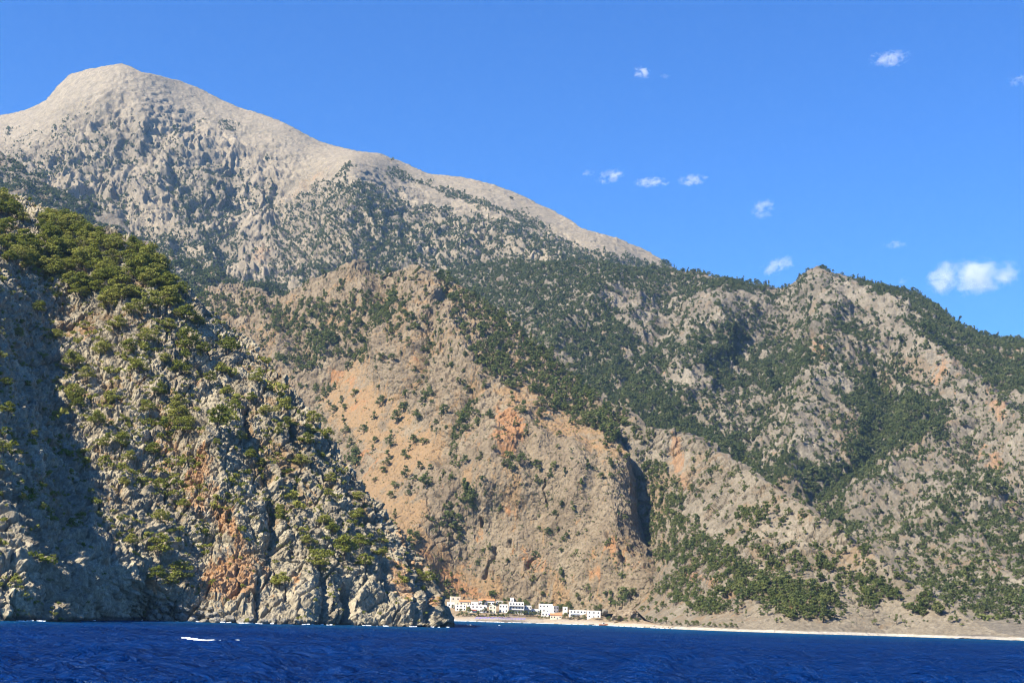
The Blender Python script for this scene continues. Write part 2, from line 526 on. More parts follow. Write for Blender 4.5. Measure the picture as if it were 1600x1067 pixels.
def rt_disp(V, px, py, N):
    p = V
    warp = fbm(p / 260.0, 3)
    q = np.stack([p[..., 0] / 130 + 0.6 * warp, p[..., 1] / 420, p[..., 2] / 300 + 0.3 * warp], -1)
    d = (ridged(q, 4) - 0.45) * 46
    d += fbm(p / 90.0, 4) * 12
    q2 = np.stack([p[..., 0] / 30 + warp, p[..., 1] / 70, p[..., 2] / 55], -1)
    d += (ridged(q2, 3) - 0.4) * 15
    w1, w2, wi = worley(p / np.array([17, 17, 26.0]))
    d += (wi - 0.5) * 6.5 - 4 * np.exp(-((w2 - w1) / 0.10) ** 2)
    w1, w2, wi = worley(p / np.array([7, 7, 9.0]))
    d += (wi - 0.5) * 3.4
    q3 = np.stack([p[..., 0] / 14 + warp, p[..., 1] / 30, p[..., 2] / 26], -1)
    d += (ridged(q3, 3) - 0.4) * 10
    far_f = sstep(V[..., 1], 880, 1400)
    jx, jy = px + 16 * fbm(p / 120.0, 3), py + 12 * fbm(p / 120.0 + 5, 3)
    for pts, w, a in [([(1282, 440), (1300, 520), (1290, 600), (1255, 700), (1235, 760)], 22, 44), ([(1335, 445), (1400, 520), (1460, 590), (1560, 660), (1640, 720)], 20, 44), ([(1500, 695), (1420, 750), (1350, 810), (1285, 875)], 18, 30),
                      ([(1210, 460), (1150, 520), (1080, 600), (1040, 640)], 24, 18), ([(1600, 560), (1660, 620)], 20, 20), ([(960, 440), (900, 520), (860, 570)], 18, 34),
                      ([(1222, 490), (1225, 560), (1190, 660), (1150, 715)], 20, -14), ([(1370, 590), (1400, 650), (1340, 735), (1260, 800)], 18, -36), ([(1050, 460), (1000, 560), (960, 620)], 18, -36), ([(1600, 780), (1500, 830), (1430, 900)], 16, -16)]:
        d = d + a * np.exp(-(line_dist(jx, jy, pts) / w) ** 2)
    scree = blob(px, py, 1560, 985, 120, 22, 8)
    return 0.62 * d * (0.12 + 0.88 * far_f) * (1 - 0.85 * np.clip(scree, 0, 1)) * (0.35 + 0.65 * sstep(py - poly(rt_top, px), 3, 45))
def rt_masks(V, px, py, N, D):
    n = fbm(V / 140.0, 4)
    orange = 0
    for cx, cy, rx, ry, a, k in [(1297, 578, 10, 12, 0, .9), (1460, 605, 16, 10, 0, .8), (1550, 655, 22, 18, 20, .6), (1570, 680, 18, 14, 30, .7), (1540, 715, 26, 14, 20, .7),
                                 (1560, 730, 16, 12, 0, .6), (1480, 870, 12, 10, 0, .7), (1560, 890, 18, 12, 0, .6), (1330, 835, 12, 12, 0, .7), (1210, 700, 30, 14, 30, .4),
                                 (1480, 590, 70, 16, 30, .4), (1590, 560, 40, 18, 10, .5), (1030, 585, 16, 10, 0, .6)]:
        orange = orange + k * blob(px, py, cx, cy, rx, ry, a)
    soil = 0.28 + 0.25 * n + 0.5 * blob(px, py, 1230, 775, 30, 10, 20) + 0.5 * blob(px, py, 1340, 690, 14, 40, -20) + 0.45 * blob(px, py, 1330, 720, 12, 50, -30)
    scree = np.clip(blob(px, py, 1560, 978, 130, 26, 8) * 1.3, 0, 1)
    pale = np.clip(np.maximum(scree * 0.85, sstep(3.0 - V[..., 2], 0.5, 1.5)), 0, 1)
    return dict(pale=pale, beach=sstep(2.0 - V[..., 2], 0.0, 0.8), orange=orange * (1 - scree), soil=soil * (1 - scree))
right = make_sheet(rt_top, rt_bot, rt_depth, 560, 1950, 800, 380, 20, 700, 0.6, rt_disp, rt_masks, MR_right,
                   'mountain', dict(kind='structure', label='forested rocky mountain on the right with a small pointed top'), smooth=True)

# ---- spur running down to the beach, right of the gorge mouth --------------------
sp_top = [(840, 600), (890, 610), (930, 628), (980, 655), (1020, 678), (1045, 688), (1070, 692), (1100, 706), (1140, 727), (1180, 750), (1230, 788), (1290, 830),
          (1340, 868), (1400, 905), (1450, 935), (1510, 968), (1560, 990), (1620, 1002)]
sp_bot = [(840, 760), (940, 860), (985, 945), (1010, 968), (1035, 978), (1050, 983.5), (1160, 988), (1240, 990.5), (1390, 994.5), (1510, 998), (1620, 1003)]
sp_depth = TPS([
    (840, 600, 1780), (930, 628, 1640), (960, 690, 1500), (988, 705, 1468), (1020, 678, 1498), (1070, 692, 1480), (1140, 727, 1380), (1180, 750, 1300), (1230, 788, 1210), (1290, 830, 1120),
    (1340, 868, 1060), (1400, 905, 1000), (1450, 935, 960), (1510, 968, 920), (1560, 990, 890), (1620, 1002, 860),
    (840, 760, 1600), (940, 860, 1450), (985, 945, 1330), (1010, 968, 1180), (1050, 983.5, 1010), (1160, 988, 930), (1240, 990.5, 905), (1390, 994.5, 915), (1510, 998, 885), (1620, 1003, 850),
    (1000, 760, 1462), (1010, 850, 1425), (1060, 760, 1405), (1080, 830, 1290), (1150, 860, 1120), (1140, 800, 1230), (1060, 900, 1220), (1100, 940, 1060), (1180, 930, 1000),
    (1260, 900, 1010), (1340, 940, 965), (1040, 945, 1190)])
def sp_disp(V, px, py, N):
    p = V
    warp = fbm(p / 120.0, 3)
    q = np.stack([p[..., 0] / 60 + 0.5 * warp, p[..., 1] / 150, p[..., 2] / 120], -1)
    d = (ridged(q, 4) - 0.45) * 9
    d += fbm(p / 40.0, 4) * 3.0
    w1, w2, wi = worley(p / np.array([9, 9, 14.0]))
    rockm = sstep(fbm(p / 70.0, 3) + 0.5 * blob(px, py, 1070, 715, 60, 25, 25), -0.05, 0.3)
    d += ((wi - 0.5) * 4.5 - 2.5 * np.exp(-((w2 - w1) / 0.10) ** 2)) * (0.25 + 0.75 * rockm)
    w1, w2, wi = worley(p / np.array([3.6, 3.6, 4.5]))
    d += (wi - 0.5) * 1.1 * (0.3 + 0.7 * rockm)
    d += blob(px, py, 1065, 705, 36, 16, 15) * 8 + 7 * np.exp(-((py - poly(sp_top, px)) / 22) ** 2)
    return d * (0.10 + 0.90 * sstep(V[..., 2], 3, 40))
def sp_masks(V, px, py, N, D):
    n = fbm(V / 60.0, 4)
    orange = 0
    for cx, cy, rx, ry, a, k in [(1060, 712, 14, 20, 0, .8), (1065, 745, 12, 22, 0, .5), (1085, 765, 20, 12, 40, .4), (1095, 905, 50, 10, 20, .75), (1235, 945, 22, 16, 30, .6), (1330, 975, 30, 8, 10, .4),
                                 (1130, 895, 26, 10, 20, .5)]:
        orange = orange + k * blob(px, py, cx, cy, rx, ry, a)
    fans = 0
    for pts, w in [([(1080, 795), (1140, 855)], 11), ([(1150, 860), (1200, 895)], 8), ([(1225, 885), (1247, 918)], 5), ([(1200, 760), (1150, 750)], 8),
                   ([(1185, 950), (1205, 975)], 14), ([(1330, 960), (1300, 985)], 22), ([(1400, 960), (1560, 985)], 20), ([(1375, 935), (1420, 970)], 6), ([(1290, 930), (1330, 960)], 8)]:
        fans = np.maximum(fans, np.exp(-(line_dist(px, py, pts) / w) ** 2))
    beach = sstep(5.0 - V[..., 2] + 0.8 * n, 0.5, 2.5)
    return dict(pale=np.clip(0.85 * fans, 0, 1), beach=sstep(2.0 - V[..., 2] + 0.5 * n, 0.0, 0.8), orange=orange * (1 - beach), soil=(0.36 + 0.4 * n) * (1 - beach))
spur = make_sheet(sp_top, sp_bot, sp_depth, 840, 1620, 560, 300, 14, 260, 0.55, sp_disp, sp_masks, MR_spur,
                  'hillside', dict(kind='structure', label='pine-dotted scree slope running down to the pale beach'), smooth=False)

# ---- pointed hill behind the village ---------------------------------------------
hl_top = [(-80, 560), (100, 540), (270, 500), (300, 478), (325, 455), (345, 446), (372, 440), (395, 452), (420, 462), (450, 455), (480, 441), (510, 428), (540, 419), (565, 424), (590, 428),
          (615, 424), (635, 419), (648, 415.5), (660, 420), (680, 430), (700, 440), (740, 465), (790, 498), (840, 541), (880, 583), (920, 612),
          (950, 645), (970, 680), (984, 718), (993, 745), (1001, 780), (1008, 820), (1016, 855), (1026, 880), (1036, 905), (1044, 930), (1050, 955)]
hl_bot = [(-80, 956), (270, 962), (400, 964), (500, 966), (600, 967), (660, 967), (700, 960), (800, 953), (900, 958), (1000, 962), (1050, 962)]
hl_depth = TPS([
    (-80, 560, 2200), (100, 540, 2200), (-80, 956, 1500), (100, 958, 1500), (270, 962, 1480), (400, 964, 1450), (500, 966, 1425), (600, 967, 1400), (660, 967, 1385), (0, 750, 1850),
    (270, 500, 2200), (345, 446, 2250), (400, 452, 2230), (480, 441, 2130), (540, 419, 2080), (600, 426, 2040), (648, 416, 1930), (700, 440, 1930), (740, 465, 1880),
    (790, 498, 1830), (840, 541, 1760), (880, 583, 1690), (920, 612, 1640), (960, 660, 1502), (985, 720, 1448),
    (270, 620, 1900), (330, 520, 2080), (400, 740, 1750), (400, 540, 2000), (470, 500, 1990), (560, 480, 1960), (500, 800, 1600), (480, 620, 1850), (540, 560, 1850),
    (600, 530, 1800), (650, 480, 1820), (670, 560, 1690), (720, 540, 1700), (780, 570, 1640), (740, 620, 1580), (830, 620, 1570), (900, 660, 1520),
    (560, 660, 1700), (620, 640, 1670), (600, 740, 1560), (660, 720, 1540), (600, 880, 1370), (650, 830, 1420), (680, 700, 1560), (700, 680, 1540), (715, 760, 1450),
    (790, 655, 1500), (770, 720, 1440), (820, 700, 1450), (880, 720, 1425), (940, 730, 1425), (972, 745, 1418), (974, 800, 1374), (988, 850, 1352), (1020, 885, 1330), (1045, 935, 1300),
    (1001, 780, 1465), (1008, 830, 1445), (1016, 855, 1420), (1028, 880, 1375),
    (760, 800, 1440), (850, 800, 1412), (930, 810, 1380), (720, 870, 1425), (800, 880, 1402), (900, 880, 1370), (980, 900, 1325),
    (660, 935, 1395), (700, 950, 1395), (800, 953, 1390), (900, 958, 1355), (1000, 962, 1290), (1050, 962, 1270)])
hl_scree_pts = [(575, 600), (590, 660), (600, 720), (610, 760), (660, 820), (720, 900)]
def hl_scree(px, py, V):
    a = np.exp(-((np.clip(line_dist(px, py, [(545, 610), (610, 680), (640, 700)]) - 25, 0, None)) / 26) ** 2)
    b = np.exp(-((np.clip(line_dist(px, py, [(630, 820), (700, 890), (760, 925)]) - 8, 0, None)) / 16) ** 2)
    c = np.exp(-((np.clip(line_dist(px, py, [(800, 610), (870, 660), (930, 690)]) - 6, 0, None)) / 20) ** 2)
    d = np.exp(-((np.clip(line_dist(px, py, [(590, 760), (640, 800)]) - 10, 0, None)) / 22) ** 2)
    return np.clip(np.maximum.reduce([a, b, 0.8 * c, d]), 0, 1)
def hl_disp(V, px, py, N):
    p = V
    sc = hl_scree(px, py, V)
    warp = fbm(p / 160.0, 3)
    q = np.stack([p[..., 0] / 75 + 0.5 * warp, p[..., 1] / 200, p[..., 2] / 170], -1)
    dome = sstep(py, 640, 720) * sstep(px, 690, 740)
    d = (ridged(q, 4) - 0.45) * (22 - 13 * dome)
    d += fbm(p / 45.0, 4) * 4.5
    q2 = np.stack([p[..., 0] / 17 + warp, p[..., 1] / 45, p[..., 2] / 34], -1)
    d += (ridged(q2, 3) - 0.4) * (7.5 - 4 * dome)
    w1, w2, wi = worley(p / np.array([10, 10, 15.0]))
    d += (wi - 0.5) * (4.5 - 2.6 * dome) - (3.2 - 2.9 * dome) * np.exp(-((w2 - w1) / 0.10) ** 2)
    d += (ridged(p / np.array([8, 12, 11.0]), 3) - 0.4) * 3.0
    w1, w2, wi = worley(p / np.array([4, 4, 5.0]))
    d += (wi - 0.5) * 1.7
    d *= (1 - 0.66 * sc) * 0.62
    jx, jy = px + 7 * fbm(p / 20.0, 3), py + 5 * fbm(p / 20.0 + 3, 3)
    # features of the face: cave, clefts, ribs
    d += -9 * blob(px, py, 787, 705, 14, 7, 10) + 5 * blob(px, py, 783, 693, 20, 6, -15)
    for pts, w, a in [([(850, 745), (849, 790)], 1.6, -5), ([(680, 470), (705, 520), (742, 590)], 18, 16), ([(560, 432), (590, 520), (604, 590)], 18, 15), ([(606, 440), (570, 520), (505, 590)], 16, -17), ([(430, 470), (480, 560)], 16, -12), ([(400, 460), (440, 540)], 12, 10), ([(690, 470), (660, 540), (650, 600)], 14, -14), ([(820, 690), (840, 760), (830, 860)], 16, -5), ([(900, 700), (900, 800)], 16, 6), ([(779, 855), (765, 880), (757, 905)], 2.2, -7), ([(830, 872), (826, 888)], 3, -9),
                      ([(752, 815), (750, 821)], 3, -9), ([(793, 845), (791, 852)], 2.5, -7), ([(664, 570), (662, 595)], 2.0, -9),
                      ([(690, 720), (715, 640), (740, 600)], 10, -11), ([(736, 690), (700, 760)], 12, 5), ([(968, 850), (972, 880)], 3, -5), ([(945, 830), (950, 850)], 2.5, -4)]:
        d += a * np.exp(-(line_dist(jx, jy, pts) / w) ** 2)
    return d
def hl_masks(V, px, py, N, D):
    n = fbm(V / 80.0, 4)
    sc = hl_scree(px, py, V)
    orange = 0
    for cx, cy, rx, ry, a, k in [(795, 655, 26, 18, 20, 1.25), (785, 690, 34, 16, -30, .95), (745, 670, 20, 14, 0, .4), (690, 765, 12, 14, 0, .6), (800, 690, 20, 30, 0, .35),
                                 (730, 880, 16, 16, 0, .6), (790, 800, 24, 14, -20, .6), (760, 840, 14, 12, 0, .6), (875, 770, 40, 16, -10, .5), (955, 855, 22, 12, 10, .8), (990, 885, 20, 14, 0, .6),
                                 (860, 885, 40, 16, 0, .45), (820, 870, 30, 16, 30, .45), (1030, 915, 12, 26, 0, .75), (940, 895, 22, 14, 0, .5), (520, 575, 14, 8, 0, .8), (545, 590, 40, 16, 20, .5),
                                 (560, 630, 40, 30, 20, .5), (600, 570, 14, 10, 0, .6), (640, 545, 30, 16, 20, .35), (660, 860, 26, 20, 40, .7), (700, 900, 30, 14, 30, 1.0), (740, 925, 30, 10, 20, 1.0), (570, 720, 18, 26, 0, .7),
                                 (640, 700, 50, 14, -30, .4), (850, 640, 70, 14, 30, .45), (930, 700, 40, 12, 30, .4)]:
        orange = orange + k * blob(px, py, cx, cy, rx, ry, a)
    soil = 0.28 + 0.35 * n + 0.5 * sc
    return dict(pale=np.zeros_like(px), orange=np.clip(orange, 0, 1.05) * 0.9, soil=soil)
_xs = np.concatenate([np.linspace(-80, 270, 60, endpoint=False), np.linspace(270, 960, 560, endpoint=False), np.linspace(960, 1050, 150)])
hill = make_sheet(hl_top, hl_bot, hl_depth, -80, 1050, len(_xs), 440, 14, 300, 0.9, hl_disp, hl_masks, MR_hill,
                  'hill', dict(kind='structure', label='pointed tan limestone hill behind the white village'), smooth=False, xs=_xs)

# ---- near headland -----------------------------------------------------------------
nh_top = [(-420, 250), (-200, 262), (-60, 285), (0, 297), (60, 318), (130, 345), (200, 366), (240, 390), (262, 420), (285, 448), (305, 470), (340, 492), (380, 524), (420, 560),
          (450, 597), (470, 622), (492, 655), (520, 698), (560, 748), (600, 798), (630, 838), (655, 872), (672, 900), (686, 925), (694, 945), (702, 968)]
nh_bot = [(-420, 956), (-200, 963), (0, 972), (100, 971.5), (180, 969.5), (230, 969.5), (400, 974.5), (560, 978), (690, 980.5), (702, 981)]
nh_depth = TPS([
    (-420, 250, 760), (-200, 262, 770), (0, 297, 770), (130, 345, 740), (200, 366, 720), (245, 395, 710), (285, 448, 690), (340, 492, 690), (380, 525, 690), (450, 597, 660), (520, 698, 642),
    (560, 748, 634), (600, 798, 628), (655, 872, 620), (686, 925, 614), (702, 968, 608),
    (-420, 956, 330), (-200, 963, 355), (0, 972, 374), (60, 972, 384), (112, 971, 402), (150, 970, 450), (190, 969.5, 484), (225, 969.5, 503), (280, 971, 508), (340, 972.5, 505), (400, 974.5, 505), (480, 976.5, 515),
    (560, 978, 545), (640, 979.5, 560), (690, 980.5, 580), (702, 981, 600),
    (-400, 600, 520), (-200, 600, 520), (-20, 800, 410), (-90, 500, 540), (-120, 380, 660), (-50, 420, 600), (30, 425, 662),
    (-38, 560, 498), (-18, 660, 455), (18, 740, 432), (52, 820, 417), (88, 900, 409), (106, 940, 407), (30, 560, 592), (58, 660, 545), (84, 740, 517), (110, 820, 488),
    (60, 470, 655), (70, 540, 632), (105, 600, 602), (130, 660, 580), (150, 720, 552), (175, 790, 524), (195, 850, 502), (205, 910, 488),
    (100, 420, 700), (140, 500, 668), (200, 500, 650), (170, 590, 616), (210, 690, 578), (240, 780, 550), (250, 860, 515), (245, 920, 500),
    (260, 600, 620), (300, 540, 650), (330, 650, 612), (335, 668, 590), (300, 720, 576), (340, 760, 566), (310, 860, 543), (380, 700, 596), (390, 800, 562), (370, 900, 532), (430, 740, 590), (450, 680, 618),
    (420, 620, 638), (480, 780, 588), (460, 850, 562), (430, 920, 538), (500, 900, 556), (540, 820, 590), (560, 890, 574), (600, 870, 594), (630, 900, 590), (660, 930, 590), (600, 930, 570), (520, 940, 548)])
def nh_disp(V, px, py, N):
    p = V
    warp = fbm(p / 40.0, 3)
    low = sstep(28 - p[..., 2], -6, 14)               # massive sea cliff at the foot
    d = fbm(p / 38.0, 4) * 2.3
    q = np.stack([p[..., 0] / 15 + 0.6 * warp, p[..., 1] / 26, p[..., 2] / 34], -1)
    d += (ridged(q, 4) - 0.42) * 5.0
    w1, w2, wi = worley((p + warp[..., None] * 2) / np.array([6.5, 6.5, 10.0]))
    d += (wi - 0.5) * 1.2 - 1.3 * np.exp(-((w2 - w1) / 0.08) ** 2)
    pt_ = p @ np.array([[1, 0, 0.3], [0, 1, 0.1], [-0.3, -0.1, 1]])
    d += (ridged(pt_ / np.array([6.5, 9.0, 13.0]) + 0.5 * warp[..., None], 4) - 0.42) * 3.6
    d += (ridged(pt_ / np.array([2.4, 3.0, 3.8]) + 3.3, 3) - 0.42) * 1.0
    rub = sstep(fbm(p / 13.0 + 2, 3), -0.35, 0.35)
    up = (1 - 0.5 * low) * (0.14 + 0.95 * rub)
    f1, f2, fi = worley((p + warp[..., None] * 4) @ np.array([[1, 0, 0.35], [0, 1, 0], [-0.35, 0, 1]]) / np.array([11, 14, 34.0]))
    d += -2.4 * np.exp(-((f2 - f1) / 0.07) ** 2) + (fi - 0.5) * 1.7
    w1, w2, wi = worley(p / np.array([2.3, 2.3, 4.6]))
    d += ((wi - 0.5) * 1.0 - 0.7 * np.exp(-((w2 - w1) / 0.12) ** 2)) * up
    w1, w2, wi = worley(p / np.array([1.15, 1.15, 1.3]) + 5.5)
    d += ((wi - 0.5) * 0.8 - 0.5 * np.exp(-((w2 - w1) / 0.14) ** 2)) * up
    d += fbm(p / 1.6, 3) * 0.25
    # broken ledges along the tilted bedding
    st = (p[..., 0] * 0.34 + p[..., 1] * 0.10 + p[..., 2] * 0.93) / 4.2 + 1.1 * warp
    d += (0.5 - (st - np.floor(st))) * 1.3 * sstep(fbm(p / 21.0 + 7, 2), -0.15, 0.3) * sstep(px, 120, 200)
    st = st * 2.9 + 0.6 * fbm(p / 9.0, 2)
    d += (0.5 - (st - np.floor(st))) * 0.5 * sstep(px, 120, 200)
    jx, jy = px + 5 * fbm(p / 9.0, 2), py + 5 * fbm(p / 9.0 + 3, 2)
    # clefts in the sea cliff
    for pts, w, a in [([(540, 925), (543, 975)], 9, -12), ([(500, 880), (508, 975)], 5, -5), ([(600, 880), (606, 920)], 6, -6), ([(668, 930), (670, 975)], 3.5, -6),
                      ([(637, 870), (650, 975)], 3, -3), ([(405, 900), (400, 972)], 5, -5), ([(230, 880), (226, 968)], 6, -4), ([(692, 940), (697, 975)], 3, -4),
                      ([(312, 722), (316, 727)], 5, -4), ([(385, 640), (388, 690)], 7, -8), ([(402, 690), (428, 780), (424, 860)], 9, -6), ([(250, 640), (285, 715)], 9, -4), ([(455, 620), (462, 700)], 7, -5), ([(585, 960), (640, 972)], 4, -2),
                      ([(25, 640), (50, 700), (62, 745)], 5, 4), ([(85, 735), (105, 770), (118, 800)], 4, 6), ([(112, 880), (152, 950)], 6, 7)]:
        d += a * np.exp(-(line_dist(jx, jy, pts) / w) ** 2)
    for cx, cy, rx, ry, ang, a in [(335, 700, 40, 40, 0, 6), (345, 800, 40, 60, 0, 4), (560, 930, 28, 34, 0, 3.5), (480, 930, 22, 40, 0, 3), (640, 945, 24, 26, 0, 3), (682, 955, 10, 20, 0, 3), (300, 460, 14, 8, 0, 3)]:
        d += a * blob(px, py, cx, cy, rx, ry, ang)
    # smooth orange slab left by a rockfall
    slab = blob(px, py, 622, 905, 15, 42, -18)
    return d * 0.72 * (1 - 0.7 * np.clip(slab * 1.2, 0, 1))
def nh_masks(V, px, py, N, D):
    n = fbm(V / 22.0, 4)
    orange = 0
    for cx, cy, rx, ry, a, k in [(312, 725, 14, 30, 10, 1.0), (295, 760, 12, 30, 0, .7), (350, 820, 14, 26, -25, .9), (370, 840, 12, 30, -30, .8), (370, 900, 46, 34, 0, 1.05), (335, 920, 44, 22, 0, .9), (330, 780, 30, 50, 0, .5), (305, 800, 16, 24, 0, .5),
                                 (255, 690, 20, 30, 0, .6), (265, 720, 16, 20, 0, .5), (460, 915, 6, 24, 8, 1.0), (622, 905, 15, 45, -18, 1.1), (676, 945, 7, 16, 0, 1.0), (170, 660, 8, 10, 0, .8),
                                 (215, 610, 40, 40, 0, .4), (200, 450, 30, 20, 60, .55), (195, 515, 14, 30, -20, .6), (265, 485, 14, 16, 0, .6), (140, 520, 26, 16, 0, .6), (300, 600, 40, 30, 0, .4), (80, 350, 20, 10, 60, .6),
                                 (130, 430, 16, 24, -30, .6), (240, 915, 10, 18, -30, .9), (625, 840, 8, 24, -25, .8), (655, 885, 10, 16, -40, .8), (230, 750, 30, 20, 0, .35)]:
        orange = orange + k * blob(px, py, cx, cy, rx, ry, a)
    low = sstep(35 - V[..., 2], -8, 22)
    soil = (0.56 + 0.45 * n) * (1 - 0.75 * low) * sstep(-D, -2.5, 2.0)
    pale = 0.65 * np.clip(blob(px, py, 570, 930, 60, 40, 0) + 0.8 * blob(px, py, 500, 900, 60, 30, 20) + 0.7 * blob(px, py, 280, 945, 40, 18), 0, 1)
    wet = sstep(1.3 + 0.8 * n - V[..., 2], -0.3, 0.7) * 0.85
    return dict(pale=pale * (1 - np.clip(orange, 0, 1)), orange=np.clip(orange, 0, 1.1), soil=soil, wet=wet)
_xs = np.concatenate([np.linspace(-420, -30, 110, endpoint=False), np.linspace(-30, 702, 720)])
near = make_sheet(nh_top, nh_bot, nh_depth, -420, 702, len(_xs), 640, 20, 220, 0.75, nh_disp, nh_masks, MR_near,
                  'headland', dict(kind='structure', label='steep grey limestone headland falling into the sea'), smooth=False, xs=_xs)

# ---- village shore ------------------------------------------------------------------
m, nt, out = new_mat('pale_pebbles'); nb = NB(nt)
v = nb.coord()
c = nb.ramp(nb.noise(v, 0.35, 6, 0.7), [(0.3, (0.21, 0.18, 0.135)), (0.5, (0.32, 0.28, 0.225)), (0.7, (0.44, 0.40, 0.33))])
c = nb.mixc(nb.rng(nb.noise(v, 0.06, 4, 0.6), 0.45, 0.62), c, (0.34, 0.27, 0.19))
c = nb.mixc(nb.attr('inland'), c, nb.ramp(nb.noise(v, 0.12, 7, 0.7), [(0.3, (0.12, 0.10, 0.062)), (0.5, (0.21, 0.155, 0.098)), (0.7, (0.28, 0.22, 0.15))]))
c = nb.mixc(nb.attr('wet'), c, (0.13, 0.12, 0.10))
pbsdf(nb, out, c, 0.95, 0.1, nb.bump(nb.noise(v, 1.2, 5, 0.7), 0.8, 0.3))
M_beach = m
bc_water = [(640, 967.6), (700, 969.3), (725, 970.1), (780, 971.75), (850, 973.6), (900, 975.2), (950, 977.0), (1000, 979.5), (1050, 982), (1165, 985.7), (1240, 988.4), (1320, 990.4), (1400, 992.6), (1510, 996.2), (1600, 999.4), (1700, 1003), (1950, 1011)]
def shore_sheet():
    cols = np.linspace(640, 1950, 700)
    wy = poly(bc_water, cols)
    Yw = water_Y(cols, wy)
    base = unproj(cols, wy, Yw)
    inland = np.array([-9, -4, -1.5, 0, 2, 4.5, 8, 13, 19, 27, 38, 52, 68, 88, 115.0])
    prof_v = np.array([-3.0, -1.4, -.5, 0, .35, .9, 1.7, 2.2, 2.5, 3.2, 5, 7.5, 10.5, 14, 20.0])
    prof_r = np.array([-3.0, -1.4, -.5, 0, .4, .9, 1.3, 1.6, 1.7, 1.7, 1.6, 1.4, 1.0, 0.4, -1.0])
    prof_m = np.array([-3.0, -1.4, -.5, 0, .35, .9, 1.5, 1.9, 2.2, 2.6, 3.2, 4.0, 4.8, 5.8, 7.0])
    k1 = sstep(cols, 925, 965)
    k = sstep(cols, 1005, 1075)
    V = np.zeros((len(inland), len(cols), 3))
    # beach narrows away to nothing past the village flat
    width = 1 - 0.45 * k
    for i, t in enumerate(inland):
        V[i, :, 0] = base[:, 0]
        V[i, :, 1] = base[:, 1] + t * width
        V[i, :, 2] = (prof_v[i] * (1 - k1) + prof_m[i] * k1) * (1 - k) + prof_r[i] * k
    n = fbm(V / 14.0, 4)
    V[..., 2] += n * 0.5 * sstep(V[..., 2], 0.3, 3)
    V[..., 1] += fbm(np.stack([V[..., 0] / 30, 0 * V[..., 0], 0 * V[..., 0]], -1), 3) * 2
    wet = sstep(0.35 - V[..., 2], 0, 0.3)
    inl = sstep(np.repeat(inland[:, None], len(cols), 1) + 14 * k[None], 20, 40)
    me = grid_mesh('beach', V, M_beach, dict(wet=wet, inland=inl), False)
    return link('beach', me, kind='structure', label='pale pebble beach along the foot of the slopes')
shore_sheet()

# ---- sea -------------------------------------------------------------------------------
m, nt, out = new_mat('sea_water'); nb = NB(nt)
v = nb.coord((1, 1, 1))
big = nb.noise(nb.coord((0.006, 0.02, 0.02)), 1.0, 4, 0.55)
c = nb.mixc(nb.rng(big, 0.35, 0.65), (0.0004, 0.013, 0.080), (0.0007, 0.022, 0.118))
c = nb.mixc(nb.attr('shallow'), c, (0.004, 0.085, 0.17))
vs = nb.coord((0.8, 1.0, 1.0))
h = nb.math('ADD', nb.noise(vs, 0.9, 5, 0.62, 0.6), nb.math('MULTIPLY', nb.noise(vs, 0.22, 4, 0.6, 0.5), 2.2))
nrm = nb.bump(h, 1.0, 1.7)
df = nb.n('ShaderNodeBsdfDiffuse'); gl = nb.n('ShaderNodeBsdfGlossy'); fr = nb.n('ShaderNodeFresnel'); mx = nb.n('ShaderNodeMixShader')
nb.l(c, df.inputs['Color']); nb.l(nrm, df.inputs['Normal'])
gl.inputs['Roughness'].default_value = 0.2; gl.inputs['Color'].default_value = (0.50, 0.78, 1.0, 1); nb.l(nrm, gl.inputs['Normal'])
fr.inputs['IOR'].default_value = 1.33; nb.l(nrm, fr.inputs['Normal'])
nb.l(nb.math('MINIMUM', nb.math('MULTIPLY', fr.outputs[0], 0.42), 0.22), mx.inputs[0])   # rough chop never mirrors fully
nb.l(df.outputs[0], mx.inputs[1]); nb.l(gl.outputs[0], mx.inputs[2]); nb.l(mx.outputs[0], out.inputs['Surface'])
M_sea = m
SEA_R = 9000.0
def sea_disc():
    th = np.concatenate([np.linspace(-math.pi, -0.46, 26, endpoint=False), np.linspace(-0.46, 0.46, 440), np.linspace(0.46, math.pi, 27)[1:]])
    r = np.concatenate([[0.2, 8, 20, 32], np.geomspace(42, 1450, 360), [1800, 2600, 4200, 6500, SEA_R]])
    RR, TH = np.meshgrid(r, th, indexing='ij')
    X = RR * np.sin(TH); Yv = RR * np.cos(TH)
    dr = np.gradient(r)[:, None]
    g = np.random.default_rng(11)
    Z = np.zeros_like(X); 
    for k in range(64):
        lam = math.exp(g.uniform(math.log(1.6), math.log(13)))
        a = R(g.normal(-14, 40))                      # wind sea from the left, running a little towards us
        kx, ky = math.sin(a) * 2 * math.pi / lam, math.cos(a) * 2 * math.pi / lam
        amp = 0.0125 * lam ** 0.92
        fade = np.clip(1.35 - np.maximum(dr, RR * 0.0021) * 1.9 / lam, 0, 1)
        ph = kx * X + ky * Yv + g.uniform(0, 6.28)
        w = np.sin(ph)
        Z += amp * fade * (w + 0.22 * np.cos(2 * ph))
    Z *= np.clip((1500 - RR) / 200, 0, 1)
    V = np.stack([X, Yv, Z], -1)
    global sea_V
    sea_V = V.reshape(-1, 3)
    # paler, greener water over the shelf near the shore
    px, py, d = proj(np.stack([X, Yv, np.zeros_like(X)], -1))
    wl_y = np.minimum(poly(nh_bot, px) - 2.5, 1e9)
    wl_y = np.where(px > 700, poly(bc_water, px), wl_y)
    sh = np.exp(-np.clip(py - wl_y, 0, None) / 4.0) * (d > 0) * (np.abs(TH) < 0.46)
    me = grid_mesh('sea', V, M_sea, dict(shallow=sh * 0.8), True)
    return link('sea', me, kind='structure', label='deep blue choppy sea')
sea_disc()

